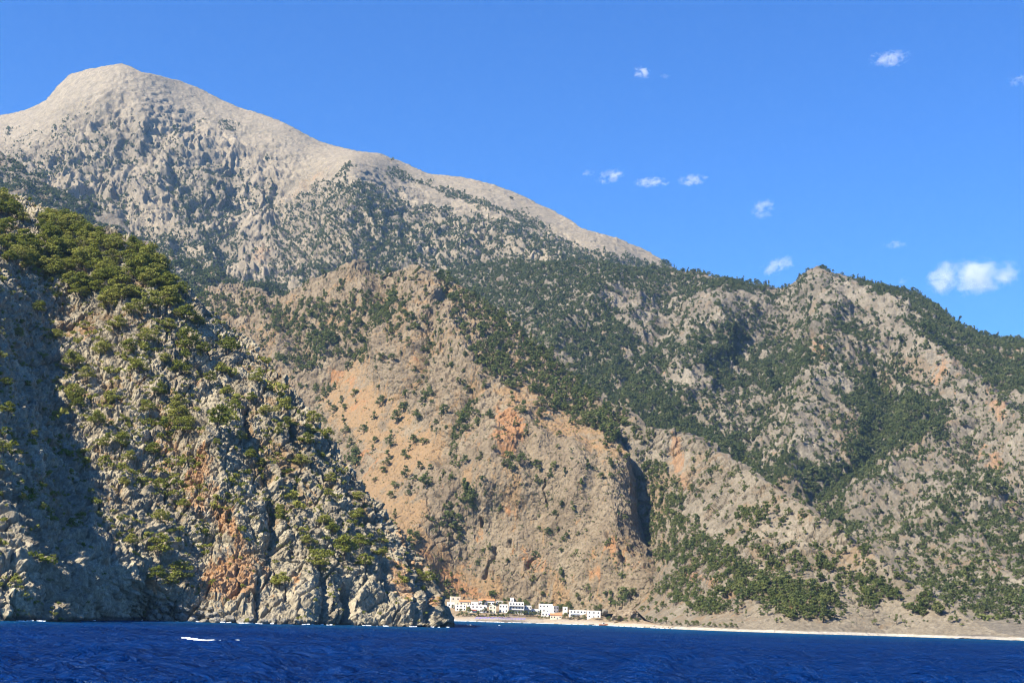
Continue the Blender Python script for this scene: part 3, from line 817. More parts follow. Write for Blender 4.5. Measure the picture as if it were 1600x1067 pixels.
# ================================================================== TREES
def leaf_mat(name, c_dark, c_mid, c_light, trans=0.32):
    m, nt, out = new_mat(name); nb = NB(nt)
    oi = nb.n('ShaderNodeObjectInfo')
    v = nb.coord(kind='Generated')
    n = nb.noise(v, 5.0, 3, 0.6)
    f = nb.math('ADD', nb.math('MULTIPLY', oi.outputs['Random'], 0.55), nb.math('MULTIPLY', n, 0.45))
    c = nb.ramp(f, [(0.15, c_dark), (0.45, c_mid), (0.8, c_light)])
    d = nb.n('ShaderNodeBsdfDiffuse'); t = nb.n('ShaderNodeBsdfTranslucent'); mx = nb.n('ShaderNodeMixShader')
    nb.l(c, d.inputs['Color']); nb.l(c, t.inputs['Color'])
    mx.inputs[0].default_value = trans
    nb.l(d.outputs[0], mx.inputs[1]); nb.l(t.outputs[0], mx.inputs[2]); nb.l(mx.outputs[0], out.inputs['Surface'])
    return m
ML_near = leaf_mat('pine_needles_olive', (0.105, 0.130, 0.027), (0.185, 0.200, 0.042), (0.260, 0.255, 0.066))
ML_mid = leaf_mat('pine_needles_dark', (0.064, 0.088, 0.031), (0.112, 0.138, 0.046), (0.170, 0.184, 0.064))
ML_far = leaf_mat('forest_foliage', (0.056, 0.079, 0.034), (0.092, 0.117, 0.047), (0.140, 0.155, 0.066))
M_bark = flat_mat('pine_bark', (0.11, 0.085, 0.065), 0.95, 0.1, 0.3, 2.0)

def tube(path, radii, sides):
    """tapered tube along a path"""
    V, F = [], []
    for k, (p, r) in enumerate(zip(path, radii)):
        for s in range(sides):
            a = 2 * math.pi * s / sides
            V.append((p[0] + r * math.cos(a), p[1] + r * math.sin(a), p[2]))
    for k in range(len(path) - 1):
        for s in range(sides):
            a = k * sides + s; b = k * sides + (s + 1) % sides
            F.append((a, b, b + sides, a + sides))
    return V, F

def tree_meshes(name, seed, H, W, n_cl, n_leaf, leaf, leaf_m, style='umbrella', sides=6, limbs=6):
    """wind-shaped pine: (trunk with limbs, crown of needle clumps); H height, W crown width, metres"""
    g = np.random.default_rng(seed)
    lean = g.normal(0, 0.10, 2)
    tp = [(lean[0] * H * t * t, lean[1] * H * t * t, H * t - 0.6 * (t == 0)) for t in (0, 0.18, 0.4, 0.65, 0.85)]
    TV, TF = tube(tp, [H * r for r in (0.034, 0.026, 0.020, 0.013, 0.006)], sides)
    cls = []
    for k in range(n_cl):
        if style == 'umbrella':
            t = g.uniform(0.30, 1.0); a = g.uniform(0, 6.283)
            prof = math.sin(min(1, (1.08 - t) / 0.62) * math.pi / 2) ** 0.8
            rad = W * 0.5 * prof * math.sqrt(g.uniform(0.05, 1)) * 0.86
        else:
            t = g.uniform(0.10, 0.98); a = g.uniform(0, 6.283)
            rad = W * 0.5 * (1.05 - t) ** 0.7 * math.sqrt(g.uniform(0.05, 1)) * 0.8
        c = np.array([lean[0] * H * t * t + rad * math.cos(a), lean[1] * H * t * t + rad * math.sin(a), H * t])
        s = W * g.uniform(0.13, 0.22)
        cls.append((c, s))
    order = sorted(range(n_cl), key=lambda i: -math.hypot(cls[i][0][0], cls[i][0][1]))[:limbs]
    for i in order:                                     # limbs reach into the outer clumps
        c, s = cls[i]
        h0 = max(0.12 * H, c[2] - 0.10 * H - 0.25 * math.hypot(c[0], c[1]))
        t0 = h0 / H
        b = np.array([lean[0] * H * t0 * t0, lean[1] * H * t0 * t0, h0])
        mid = b + (c - b) * 0.5 + np.array([0, 0, -0.04 * H])
        v2, f2 = tube([tuple(b), tuple(mid), tuple(c)], [H * 0.013, H * 0.009, H * 0.003], 4)
        o = len(TV); TV += v2; TF += [tuple(x + o for x in q) for q in f2]
    me_t = mesh_from(name + '_trunk', TV, TF, M_bark)
    LV, LF = [], []
    for c, s in cls:
        for k in range(n_leaf):
            d = g.normal(size=3); d /= np.linalg.norm(d) + 1e-9
            r = g.uniform(0.35, 1.0) ** 0.5
            p = c + d * r * np.array([s, s, s * 0.52])
            nrm = d * 0.9 + np.array([0, 0, 0.55]) + g.normal(0, 0.45, 3); nrm /= np.linalg.norm(nrm) + 1e-9
            u = np.cross(nrm, g.normal(size=3)); u /= np.linalg.norm(u) + 1e-9
            w = np.cross(nrm, u)
            a1 = leaf * g.uniform(0.6, 1.25); b1 = a1 * g.uniform(0.45, 0.8)
            o = len(LV)
            LV += [p - u * a1, p + w * b1 * 0.8 - u * a1 * 0.1, p + u * a1 + nrm * a1 * 0.15, p - w * b1]
            LF.append((o, o + 1, o + 2, o + 3))
    me_c = mesh_from(name + '_crown', LV, LF, leaf_m)
    return me_t, me_c

def joined(name, mt, mc, mats):
    """trunk and crown of a distant tree in one low mesh for the forest mass"""
    V = [tuple(v.co) for v in mt.vertices] + [tuple(v.co) for v in mc.vertices]
    o = len(mt.vertices)
    F = [tuple(p.vertices) for p in mt.polygons] + [tuple(i + o for i in p.vertices) for p in mc.polygons]
    mi = [0] * len(mt.polygons) + [1] * len(mc.polygons)
    return mesh_from(name, V, F, mats, mi)

near_var = [tree_meshes('near_pine', 100 + k, 7.5 + 0.5 * (k % 3), 8.5 + (k % 4) * 0.8, 26, 46, 0.40, ML_near, 'umbrella') for k in range(6)]
mid_var = [tree_meshes('hill_pine', 200 + k, 8.0 + 0.6 * (k % 3), 8.2 + 0.8 * (k % 3), 18, 34, 0.52, ML_mid, 'umbrella', 5, 4) for k in range(6)] + \
          [tree_meshes('hill_cypress', 220 + k, 9.5, 5.6, 14, 26, 0.60, ML_mid, 'cone', 5, 3) for k in range(2)]
def proto_coll(name, items):
    col = bpy.data.collections.new(name)
    for k, me in enumerate(items):
        o = bpy.data.objects.new('%s_%02d' % (name, k), me)
        col.objects.link(o)
    return col
far_col = proto_coll('far_tree', [joined('far_tree', *tree_meshes('far_tree', 300 + k, 6.6 + 0.6 * k, 9.4 - 0.5 * k, 12, 13, 1.0, ML_far, 'umbrella' if k < 6 else 'cone', 3, 0), [M_bark, ML_far]) for k in range(8)])
mid_col = proto_coll('mid_tree', [joined('mid_tree', *tree_meshes('mid_tree', 320 + k, 6.6 + 0.7 * k, 8.8 - 0.5 * k, 14, 22, 0.66, ML_mid, 'umbrella' if k < 6 else 'cone', 4, 2), [M_bark, ML_mid]) for k in range(8)])
def shrub_mesh(seed, leaf_m, n_cl=5, n_leaf=22, leaf=0.13):
    g = np.random.default_rng(seed); LV, LF = [], []
    for c in range(n_cl):
        ctr = np.array([g.normal(0, 0.32), g.normal(0, 0.32), g.uniform(0.15, 0.5)]); s = g.uniform(0.22, 0.4)
        for k in range(n_leaf):
            d = g.normal(size=3); d /= np.linalg.norm(d)
            p = ctr + d * s * g.uniform(0.5, 1) * np.array([1, 1, 0.75])
            u = np.cross(d + g.normal(0, .4, 3), g.normal(size=3)); u /= np.linalg.norm(u); w = np.cross(d, u)
            a1 = leaf * g.uniform(0.7, 1.3)
            o = len(LV); LV += [p - u * a1, p + w * a1 * 0.6, p + u * a1, p - w * a1 * 0.6]; LF.append((o, o + 1, o + 2, o + 3))
    return mesh_from('shrub', LV, LF, leaf_m)
shrub_col = proto_coll('near_shrub', [shrub_mesh(400 + k, ML_near) for k in range(4)])
far_shrub_col = proto_coll('far_shrub', [shrub_mesh(420 + k, ML_mid, 4, 10, 0.2) for k in range(4)])

def scatter_object(name, pos, scl, col, label, seed=1):
    """one mass of plants nobody could count: points carrying instances"""
    g = np.random.default_rng(seed)
    n = len(pos)
    me = bpy.data.meshes.new(name)
    me.vertices.add(n)
    me.vertices.foreach_set('co', np.asarray(pos, np.float32).reshape(-1))
    s = np.stack([scl * g.uniform(0.85, 1.2, n), scl * g.uniform(0.85, 1.2, n), scl * g.uniform(0.75, 1.15, n)], -1)
    a = me.attributes.new('scl', 'FLOAT_VECTOR', 'POINT'); a.data.foreach_set('vector', s.astype(np.float32).reshape(-1))
    r = np.stack([g.normal(0, 0.06, n), g.normal(0, 0.06, n), g.uniform(0, 6.283, n)], -1)
    a = me.attributes.new('rot', 'FLOAT_VECTOR', 'POINT'); a.data.foreach_set('vector', r.astype(np.float32).reshape(-1))
    a = me.attributes.new('pick', 'INT', 'POINT'); a.data.foreach_set('value', g.integers(0, 64, n).astype(np.int32))
    o = link(name, me, kind='stuff', label=label)
    ng = bpy.data.node_groups.new(name + '_nodes', 'GeometryNodeTree')
    ng.interface.new_socket('Geometry', in_out='INPUT', socket_type='NodeSocketGeometry')
    ng.interface.new_socket('Geometry', in_out='OUTPUT', socket_type='NodeSocketGeometry')
    N, L = ng.nodes, ng.links
    gi, go = N.new('NodeGroupInput'), N.new('NodeGroupOutput')
    ci = N.new('GeometryNodeCollectionInfo')
    ci.inputs['Collection'].default_value = col
    ci.inputs['Separate Children'].default_value = True
    ci.inputs['Reset Children'].default_value = True
    ip = N.new('GeometryNodeInstanceOnPoints')
    ip.inputs['Pick Instance'].default_value = True
    def na(nm, ty):
        q = N.new('GeometryNodeInputNamedAttribute'); q.data_type = ty; q.inputs['Name'].default_value = nm
        return [x for x in q.outputs if x.enabled and x.name == 'Attribute'][0]
    L.new(gi.outputs[0], ip.inputs['Points'])
    L.new(ci.outputs[0], ip.inputs['Instance'])
    L.new(na('pick', 'INT'), ip.inputs['Instance Index'])
    L.new(na('rot', 'FLOAT_VECTOR'), ip.inputs['Rotation'])
    L.new(na('scl', 'FLOAT_VECTOR'), ip.inputs['Scale'])
    L.new(ip.outputs[0], go.inputs[0])
    md = o.modifiers.new('plants', 'NODES'); md.node_group = ng
    return o

def pick_points(sh, dens, seed, cap=None):
    """random places on a sheet with dens(px,py,V) = plants per (photo pixel)^2; returns positions, px, py"""
    g = np.random.default_rng(seed)
    px, py = sh.px[:sh.nr], sh.py[:sh.nr]
    V = sh.V[:sh.nr]
    cell = np.abs(np.gradient(px, axis=1)) * np.abs(np.gradient(py, axis=0))
    pr = np.clip(dens(px, py, V) * cell, 0, 0.9)
    hit = g.random(pr.shape) < pr
    j, i = np.nonzero(hit)
    j2 = np.clip(j + 1, 0, sh.nr - 1)
    t = g.random(len(j))[:, None]
    P = V[j, i] * (1 - t) + V[j2, i] * t
    if cap and len(P) > cap:
        k = g.permutation(len(P))[:cap]; P, j, i = P[k], j[k], i[k]
    return P, px[j, i], py[j, i]

def at_pixel(sh, x, y):
    """the visible place on a sheet at a photo pixel"""
    if not hasattr(sh, 'tree'):
        X, Yp, d = proj(sh.V[:sh.nr:2, ::2])
        sh.tree = (X, Yp, d)
    X, Yp, d = sh.tree
    e = (X - x) ** 2 + (Yp - y) ** 2
    m_ = e < max(16.0, e.min() * 1.5)
    dd = np.where(m_, d, 1e9)
    k = np.unravel_index(np.argmin(dd), dd.shape)
    return sh.V[:sh.nr:2, ::2][k]

def blobs(px, py, L):
    o = 0
    for cx, cy, rx, ry, a, k in L: o = o + k * blob(px, py, cx, cy, rx, ry, a)
    return o

# ---- far mountain: shrubs thinning upward, forest skirts below ---------------------
def far_dens(px, py, V):
    n = fbm(V / 230.0, 4); n2 = fbm(V / np.array([70, 200, 130.0]) + 9, 3); n3 = fbm(V / np.array([26, 60, 44.0]) + 3, 2)
    gul = sstep(-far.D[:far.nr], -12, 14)                       # soil and shade gather in the gullies
    below = py - poly(far_top, px)
    line = poly([(-260, 40), (0, 12), (60, 28), (110, 58), (190, 74), (240, 52), (300, 64), (380, 72), (440, 90), (500, 80), (540, 24), (620, 28), (700, 50), (760, 40), (840, 50), (900, 22), (960, 8), (1010, 0), (1240, 0)], px)
    f = sstep(below - line + 14 * n + 8 * n3, 0, 60)
    left = sstep(480 - px, -60, 60)
    d = (0.085 + 0.090 * left) * f * (0.10 + 0.55 * gul + 0.6 * sstep(0.4 * n + 0.5 * n2 + 0.5 * n3, -0.05, 0.40))
    fo = blobs(px, py, [(600, 350, 80, 38, 15, 1.4), (530, 335, 56, 28, -10, 1.2), (760, 385, 100, 30, 12, 1.6), (680, 385, 70, 34, 0, 1.2), (470, 375, 66, 20, -8, 1.3), (620, 275, 24, 9, 20, 1.0), (720, 310, 50, 8, 22, .9),
                        (890, 412, 110, 22, 8, 1.7), (120, 380, 170, 46, 30, 1.4), (270, 420, 70, 36, 20, 1.4), (820, 345, 40, 8, 25, .8), (560, 300, 22, 16, 0, .8), (520, 385, 60, 14, 0, .9), (1000, 425, 60, 14, 8, 1.2), (640, 440, 90, 30, 0, 1.0), (560, 410, 60, 20, 0, .9), (460, 430, 50, 20, 0, .7)])
    fo = sstep(fo + 0.35 * n + 0.25 * n2, 0.28, 0.52)
    rocks = blobs(px, py, [(405, 402, 20, 26, 15, 1), (500, 410, 30, 8, 0, .5), (545, 350, 14, 8, 0, 1), (700, 425, 5, 14, 20, 1), (475, 300, 70, 8, -38, 1), (590, 425, 50, 6, 0, .2)])
    return np.maximum(d, 0.20 * fo) * (1 - np.clip(rocks, 0, 1) * 0.8)
P, _, _ = pick_points(far, far_dens, 21)
n_far = len(P)
scatter_object('far_forest', P, np.random.default_rng(3).lognormal(-0.22, 0.34, len(P)), far_col, 'dark woods and scattered scrub on the bare far mountain', 31)

P, _, _ = pick_points(shelf, lambda px, py, V: 0.12 * sstep(fbm(V / 110.0, 4), -0.50, -0.22), 22)
scatter_object('shelf_forest', P, np.random.default_rng(4).lognormal(0.08, 0.22, len(P)), far_col, 'dense dark pine wood on the ridge below the far mountain', 32)

# ---- right mountain -------------------------------------------------------------------
def rt_dens(px, py, V):
    n = fbm(V / 120.0, 4); n2 = fbm(V / np.array([30, 60, 50.0]) + 4, 3)
    gul = sstep(-right.D[:right.nr], -7, 8)
    forest = blobs(px, py, [(1480, 520, 110, 34, 32, 1.6), (1560, 565, 80, 36, 10, 1.6), (1420, 480, 60, 26, 25, 1.3), (900, 432, 190, 22, 3, 1.5), (1120, 448, 70, 12, 5, 1.2), (1370, 625, 60, 32, 30, 1.2),
                            (1400, 680, 70, 34, -10, 1.3), (1330, 740, 40, 30, -30, .9), (820, 470, 100, 34, 20, 1.2), (900, 540, 80, 40, 30, .8), (760, 450, 60, 24, 10, 1.3), (700, 470, 60, 40, 0, 1.2), (860, 450, 60, 30, 20, 1.0), (1000, 620, 90, 40, 30, .9), (1230, 745, 50, 14, 5, 1.0), (1060, 660, 60, 20, 30, .8),
                            (1220, 580, 60, 60, 0, .55), (1140, 560, 60, 40, 0, .5), (1500, 820, 60, 40, 0, .55), (1150, 700, 40, 20, 30, .7), (960, 520, 60, 20, 0, .5), (1560, 780, 60, 30, 20, .4), (1590, 620, 60, 14, 20, .9)])
    forest = forest + 1.0 * np.exp(-(np.clip(line_dist(px, py, [(1000, 640), (1100, 690), (1180, 735), (1250, 790), (1330, 850)]) - 4, 0, None) / 14) ** 2)
    rl = poly([(1330, 430), (1345, 455), (1400, 520), (1440, 575), (1500, 600), (1560, 605), (1640, 620), (1950, 700)], px)
    forest = forest + 1.3 * sstep(rl - py, -4, 14) * sstep(px, 1335, 1360)
    f = sstep(forest + 0.45 * n + 0.40 * n2, 0.30, 0.62)
    base = 0.034 * (0.35 + 0.65 * gul) * sstep(n2 + 0.5 * n, -0.50, 0.15) + 0.004
    rocks = blobs(px, py, [(1280, 440, 24, 12, 0, .8), (1330, 470, 60, 14, 20, .8), (1400, 520, 30, 30, 40, .9), (1450, 570, 50, 18, 35, .9), (1330, 570, 40, 26, 0, .7), (1260, 700, 70, 40, 0, .7), (1550, 670, 60, 40, 20, .8),
                           (1570, 730, 60, 30, 20, .8), (1440, 770, 60, 30, -30, .55), (860, 500, 80, 12, 15, .8), (1000, 480, 120, 14, 8, .7), (1150, 470, 60, 14, -10, .7), (1560, 880, 80, 40, 0, .65), (1180, 640, 50, 24, 0, .5),
                           (1450, 900, 70, 30, 0, .5), (1380, 880, 40, 30, 0, .5)])
    d = 4.0 * np.maximum(base, 0.056 * f) * (1 - 0.86 * np.clip(rocks + 0.4 * n2, 0, 1) * (1 - 0.4 * f))
    scree = np.clip(blob(px, py, 1560, 985, 130, 20, 8) * 1.4, 0, 1)
    return d * (1 - scree) * sstep(V[..., 2], 5, 14) * (0.5 + 0.5 * sstep(V[..., 1], 1000, 2100))
P, qx, qy = pick_points(right, rt_dens, 23)
Q, _, _ = pick_points(right, lambda px, py, V: (0.035 * sstep(fbm(V / 40.0 + 8, 3), -0.45, 0.25) + 0.01) * sstep(V[..., 2], 5, 14) * (1 - np.clip(blob(px, py, 1560, 985, 130, 20, 8) * 1.4, 0, 1)), 29)
scatter_object('mountain_scrub', Q, np.random.default_rng(12).lognormal(0.95, 0.4, len(Q)), far_shrub_col, 'low grey-green scrub speckling the right-hand mountain', 39)
pool_right = (P, qx, qy)

# ---- spur ------------------------------------------------------------------------------
def sp_dens(px, py, V):
    n = fbm(V / 60.0, 4); n2 = fbm(V / 24.0 + 4, 3)
    forest = blobs(px, py, [(1080, 860, 60, 40, 30, 1.4), (1150, 905, 80, 26, 25, 1.5), (1240, 930, 60, 22, 20, 1.5), (1270, 950, 50, 16, 10, 1.2), (1050, 810, 26, 40, 0, 1.1), (1370, 935, 50, 18, 25, 1.3), (1450, 960, 30, 9, 15, .9),
                            (1090, 945, 50, 12, 15, 1.1), (1060, 920, 26, 14, 0, 1.0), (940, 650, 60, 12, 30, 1.2), (1010, 690, 30, 10, 30, .8), (1020, 740, 20, 24, 0, .9), (1090, 780, 50, 10, 35, .5), (1180, 815, 50, 12, 30, .5),
                            (1200, 870, 30, 14, 30, .7), (1300, 900, 40, 12, 30, .6), (1140, 750, 40, 8, 25, .5), (1210, 960, 30, 8, 10, .8)])
    f = sstep(forest + 0.40 * n + 0.25 * n2, 0.34, 0.70)
    fans = 0
    for pts, w in [([(1080, 795), (1140, 855)], 12), ([(1150, 860), (1205, 897)], 9), ([(1225, 885), (1247, 918)], 6), ([(1185, 950), (1205, 975)], 14), ([(1330, 965), (1300, 985)], 24), ([(1420, 972), (1560, 990)], 14),
                   ([(1060, 712), (1080, 760)], 18), ([(1095, 905), (1130, 908)], 10), ([(1385, 945), (1420, 970)], 6)]:
        fans = np.maximum(fans, np.exp(-(line_dist(px, py, pts) / w) ** 2))
    return (0.0050 + 0.010 * sstep(n2, -0.2, 0.3) + 0.042 * f) * (1 - 0.95 * fans) * sstep(V[..., 2], 5, 12)
pool_spur = pick_points(spur, sp_dens, 24)

# ---- pointed hill ------------------------------------------------------------------------
def hl_dens(px, py, V):
    n = fbm(V / 90.0, 4); n2 = fbm(V / 30.0 + 4, 3)
    forest = blobs(px, py, [(740, 478, 44, 16, 35, 1.8), (800, 535, 56, 32, 40, 1.8), (850, 580, 56, 30, 40, 1.8), (785, 575, 36, 36, 0, 1.3), (900, 630, 46, 22, 40, 1.6), (690, 438, 30, 6, 30, 1.2), (600, 432, 26, 6, 0, 1.0),
                            (540, 500, 46, 38, 0, 1.3), (500, 530, 46, 30, 0, 1.2), (450, 500, 46, 28, 0, 1.2), (620, 480, 30, 40, 0, .6), (580, 560, 50, 24, 0, .6), (330, 485, 30, 18, 0, 1.4), (385, 490, 30, 14, 0, .9), (720, 650, 10, 36, 20, 1.4), (700, 690, 8, 24, 25, 1.2),
                            (470, 570, 26, 16, 0, .9), (660, 510, 30, 12, -10, .7), (620, 520, 40, 14, 0, .5), (735, 780, 10, 14, 0, .7), (800, 715, 20, 7, 0, .8), (955, 675, 20, 9, 30, 1.2), (590, 470, 30, 14, -30, .7), (870, 620, 40, 20, 40, 1.2), (505, 610, 16, 30, 0, .8)])
    forest = forest + 1.2 * np.exp(-((py - poly(hl_top, px) - 16) / 24) ** 2) * sstep(px, 680, 720) * sstep(970 - px, 0, 20)
    f = sstep(forest + 0.35 * n + 0.25 * n2, 0.42, 0.85)
    dome = sstep(py, 650, 700) * sstep(px, 700, 740)
    scree = hl_scree(px, py, V)
    base = (0.0006 + 0.0032 * sstep(n2, -0.1, 0.4)) * (1 - 0.86 * dome) * (1 - 0.93 * scree)
    return (base * 3.0 + 0.040 * f) * (1 - 0.5 * scree * (f < 0.3))
pool_hill = pick_points(hill, hl_dens, 25)

# small shrubs that speckle the hill, the spur and the near cliff
P, _, _ = pick_points(hill, lambda px, py, V: 0.020 * (1 - 0.3 * hl_scree(px, py, V)) * (0.5 + 0.5 * sstep(fbm(V / 25.0, 3), -0.2, 0.3)), 26)
scatter_object('hill_scrub', P, np.random.default_rng(5).lognormal(0.45, 0.35, len(P)), far_shrub_col, 'low grey-green scrub dotted over the tan hill', 33)
P, _, _ = pick_points(spur, lambda px, py, V: 0.014 * sstep(V[..., 2], 4, 10) * sstep(fbm(V / 25.0, 3), -0.4, 0.3), 27)
scatter_object('slope_scrub', P, np.random.default_rng(6).lognormal(0.4, 0.35, len(P)), far_shrub_col, 'low scrub dotted over the scree slope', 34)
def nh_shrub(px, py, V):
    n = fbm(V / 16.0, 3)
    low = sstep(30 - V[..., 2], -6, 12)
    return (0.020 * sstep(n, -0.2, 0.35) + 0.003) * (1 - 0.85 * low) * (px > -120)
P, _, _ = pick_points(near, nh_shrub, 28)
scatter_object('cliff_scrub', P, np.random.default_rng(7).lognormal(0.35, 0.50, len(P)), shrub_col, 'olive scrub growing in the cracks of the near headland', 35)

# ---- near headland pines: places read off the photograph --------------------------------
near_xy = [(128, 455, 40), (169, 469, 44), (209, 482, 40), (118, 563, 38), (155, 546, 34), (115, 610, 40), (216, 570, 36), (182, 509, 40), (229, 523, 34), (293, 489, 40), (297, 533, 44), (357, 540, 40), (283, 627, 32),
           (250, 610, 32), (280, 570, 30), (371, 632, 28), (202, 543, 30), (236, 469, 42), (250, 440, 42), (16, 641, 30), (7, 702, 28), (52, 677, 18), (157, 689, 26), (192, 691, 34), (242, 702, 30), (200, 716, 24), (278, 641, 42),
           (285, 668, 36), (342, 656, 44), (378, 682, 22), (392, 707, 24), (287, 782, 24), (251, 806, 26), (210, 843, 24), (249, 855, 44), (246, 896, 36), (281, 896, 42), (264, 905, 30), (196, 752, 22), (157, 652, 30), (121, 627, 26),
           (36, 780, 18), (440, 634, 34), (492, 652, 30), (511, 674, 26), (481, 685, 34), (474, 716, 30), (515, 745, 24), (511, 769, 24), (560, 772, 26), (436, 799, 20), (504, 810, 28), (556, 800, 26), (522, 825, 28), (541, 857, 44),
           (564, 842, 36), (477, 842, 26), (496, 874, 38), (575, 878, 34), (436, 904, 36), (600, 862, 22), (657, 895, 24), (676, 905, 24), (430, 905, 22), (270, 655, 30), (330, 590, 26), (350, 610, 22), (395, 590, 26), (415, 640, 24), (300, 655, 26),
           (60, 480, 24), (30, 520, 22), (10, 600, 26), (90, 520, 24), (310, 498, 30), (320, 545, 30), (265, 505, 34), (215, 455, 38), (185, 440, 44), (160, 425, 40), (110, 440, 34), (90, 420, 36), (395, 620, 22), (455, 660, 22), (140, 585, 28),
           (235, 640, 28), (175, 620, 24), (260, 560, 26), (350, 575, 26), (405, 720, 20), (340, 690, 18), (225, 430, 40), (205, 420, 36)]
g = np.random.default_rng(41)
for k in range(150):                                       # closed stand along the crest
    x = g.uniform(-30, 285) if k < 100 else g.uniform(-30, 140); t = poly(nh_top, x)
    y = t + 6 + g.random() ** 1.2 * (95 if x < 200 else 45)
    near_xy.append((x, y, g.uniform(24, 42)))
near_trees = []
for x, y, w in near_xy:
    if x < -60 or len(near_trees) >= 226: continue
    P = at_pixel(near, x, y + w * 0.28)
    near_trees.append((P, x, y, w * P[1] / FPX))
hill_xy = [(530, 624, 16), (537, 636, 14), (551, 613, 18), (594, 628, 18), (627, 636, 22), (657, 626, 16), (584, 648, 18), (534, 653, 16), (620, 654, 22), (650, 649, 20), (539, 673, 18), (569, 670, 18), (609, 678, 18), (671, 669, 12),
           (584, 687, 15), (607, 693, 18), (644, 687, 18), (659, 690, 14), (582, 699, 12), (639, 698, 12), (607, 709, 20), (631, 712, 16), (556, 716, 28), (605, 720, 12), (656, 729, 14), (597, 734, 14), (585, 748, 10), (616, 756, 15), (609, 774, 15),
           (635, 768, 12), (727, 755, 10), (732, 780, 26), (740, 792, 20), (797, 621, 18), (818, 630, 14), (846, 630, 24), (848, 646, 22), (869, 639, 14), (921, 656, 26), (955, 675, 36), (871, 677, 12), (812, 716, 22), (792, 724, 18), (835, 722, 18), (921, 724, 14),
           (940, 741, 14), (957, 742, 12), (981, 711, 14), (968, 699, 12), (760, 767, 14), (781, 793, 12), (857, 832, 16), (871, 825, 12), (852, 791, 9), (917, 921, 14), (921, 932, 12), (769, 926, 14), (722, 921, 11), (691, 874, 9), (970, 928, 26), (985, 928, 22),
           (951, 936, 22), (1019, 932, 14), (1015, 944, 14), (639, 842, 34), (655, 838, 20), (640, 756, 10), (665, 690, 10), (520, 640, 18), (512, 690, 16), (548, 690, 14), (700, 835, 10), (790, 880, 9), (878, 905, 9), (900, 930, 10), (850, 925, 9)]
hill_trees = []
for x, y, w in hill_xy:
    P = at_pixel(hill, x, y + w * 0.25)
    hill_trees.append((P, x, y, w * P[1] / FPX))

def ordinal(n):
    W = ['first', 'second', 'third', 'fourth', 'fifth', 'sixth', 'seventh', 'eighth', 'ninth', 'tenth', 'eleventh', 'twelfth', 'thirteenth', 'fourteenth', 'fifteenth', 'sixteenth', 'seventeenth', 'eighteenth', 'nineteenth']
    T = {20: 'twent', 30: 'thirt', 40: 'fort', 50: 'fift', 60: 'sixt', 70: 'sevent', 80: 'eight', 90: 'ninet'}
    if n < 20: return W[n - 1]
    t, u = n // 10 * 10, n % 10
    return T[t] + 'ieth' if u == 0 else T[t] + 'y-' + W[u - 1]

def near_place(x, y):
    top = poly(nh_top, x)
    if x < 108 and y > 470: return 'on the shaded left buttress'
    if y - top < 34 and x < 300: return 'on the near headland skyline'
    if y < 470: return 'just below the headland crest'
    if y < 600 and x < 250: return "on the headland's upper left slope"
    if y < 600: return "on the headland's upper right slope"
    if x < 300 and y < 760: return "above the dark gully's edge"
    if x < 300: return 'low beside the gully mouth'
    if y < 740: return "on the headland's middle slope"
    return 'low on the headland tip'
def hill_place(x, y):
    if x < 690 and y < 600: return "on the pointed hill's left side"
    if x < 690 and y < 800: return 'on the orange scree slope'
    if y > 895: return 'behind the houses'
    if y < 690 and x - 690 > (y - 470) * 0.55: return "on the pointed hill's right ridge"
    if y < 640: return "under the pointed hill's peak"
    return 'on the tan rock face'
def spur_place(x, y):
    if x < 1060: return 'in the wood beside the tan face'
    if x < 1200: return 'left on the slope above the beach'
    if x < 1330: return 'mid slope above the beach'
    return 'low above the far right beach'

def individual(trees, place, var, group, base_h, base_w, name='pine_tree', adj='pine'):
    cells = {}
    for t in trees: cells.setdefault(place(t[1], t[2]), []).append(t)
    k = 0
    gg = np.random.default_rng(51)
    for pl in sorted(cells):
        L = sorted(cells[pl], key=lambda t: t[1])
        for i, (P, x, y, w) in enumerate(L):
            mt, mc = var[k % len(var)]
            s = w / base_w
            e = link(name, None)
            e.location = (float(P[0]), float(P[1]), float(P[2]) - 0.25 * s)
            e.rotation_euler = (0, 0, float(gg.uniform(0, 6.28)))
            e.scale = (s, s, s * float(gg.uniform(0.72, 0.98)))
            look = 'broad' if w > 7.5 else ('rounded' if w > 5.5 else 'small')
            e['label'] = '%s %s %s, %s from the left' % (look, adj, pl, ordinal(i + 1)) if len(L) > 1 else '%s %s %s' % (look, adj, pl)
            e['category'] = 'tree'; e['group'] = group
            link('trunk', mt, e); link('crown', mc, e)
            k += 1
    return k
n1 = individual(near_trees, near_place, near_var, 'pines on the near headland', 8, 9.6, adj='olive pine')
n2 = individual(hill_trees, hill_place, mid_var, 'pines on the pointed hill', 8, 8.6, adj='dark pine')
# largest of the remaining ones stand singly, the rest is forest
def split_pool(pool, scl, nbest, seed):
    P, x, y = pool
    w = scl * 8.6 * FPX / P[:, 1]
    o = np.argsort(-w)
    keep = o[:nbest]
    return keep, o[nbest:]
ph_s = 0.85 * np.random.default_rng(8).lognormal(0.02, 0.26, len(pool_hill[0]))
ps_s = 0.60 * np.random.default_rng(9).lognormal(0.0, 0.26, len(pool_spur[0]))
rest_n = max(0, 300 - n1 - n2)
print('REST', rest_n)
kh, rh = split_pool(pool_hill, ph_s, rest_n // 4, 1)
ks, rs = split_pool(pool_spur, ps_s, rest_n - rest_n // 4, 2)
extra = [(pool_hill[0][i], pool_hill[1][i], pool_hill[2][i], ph_s[i] * 8.6) for i in kh]
individual(extra, lambda x, y: 'in the wood ' + hill_place(x, y), mid_var, 'pines on the pointed hill', 8, 8.6, adj='dark pine')
extra = [(pool_spur[0][i], pool_spur[1][i], pool_spur[2][i], ps_s[i] * 8.6) for i in ks]
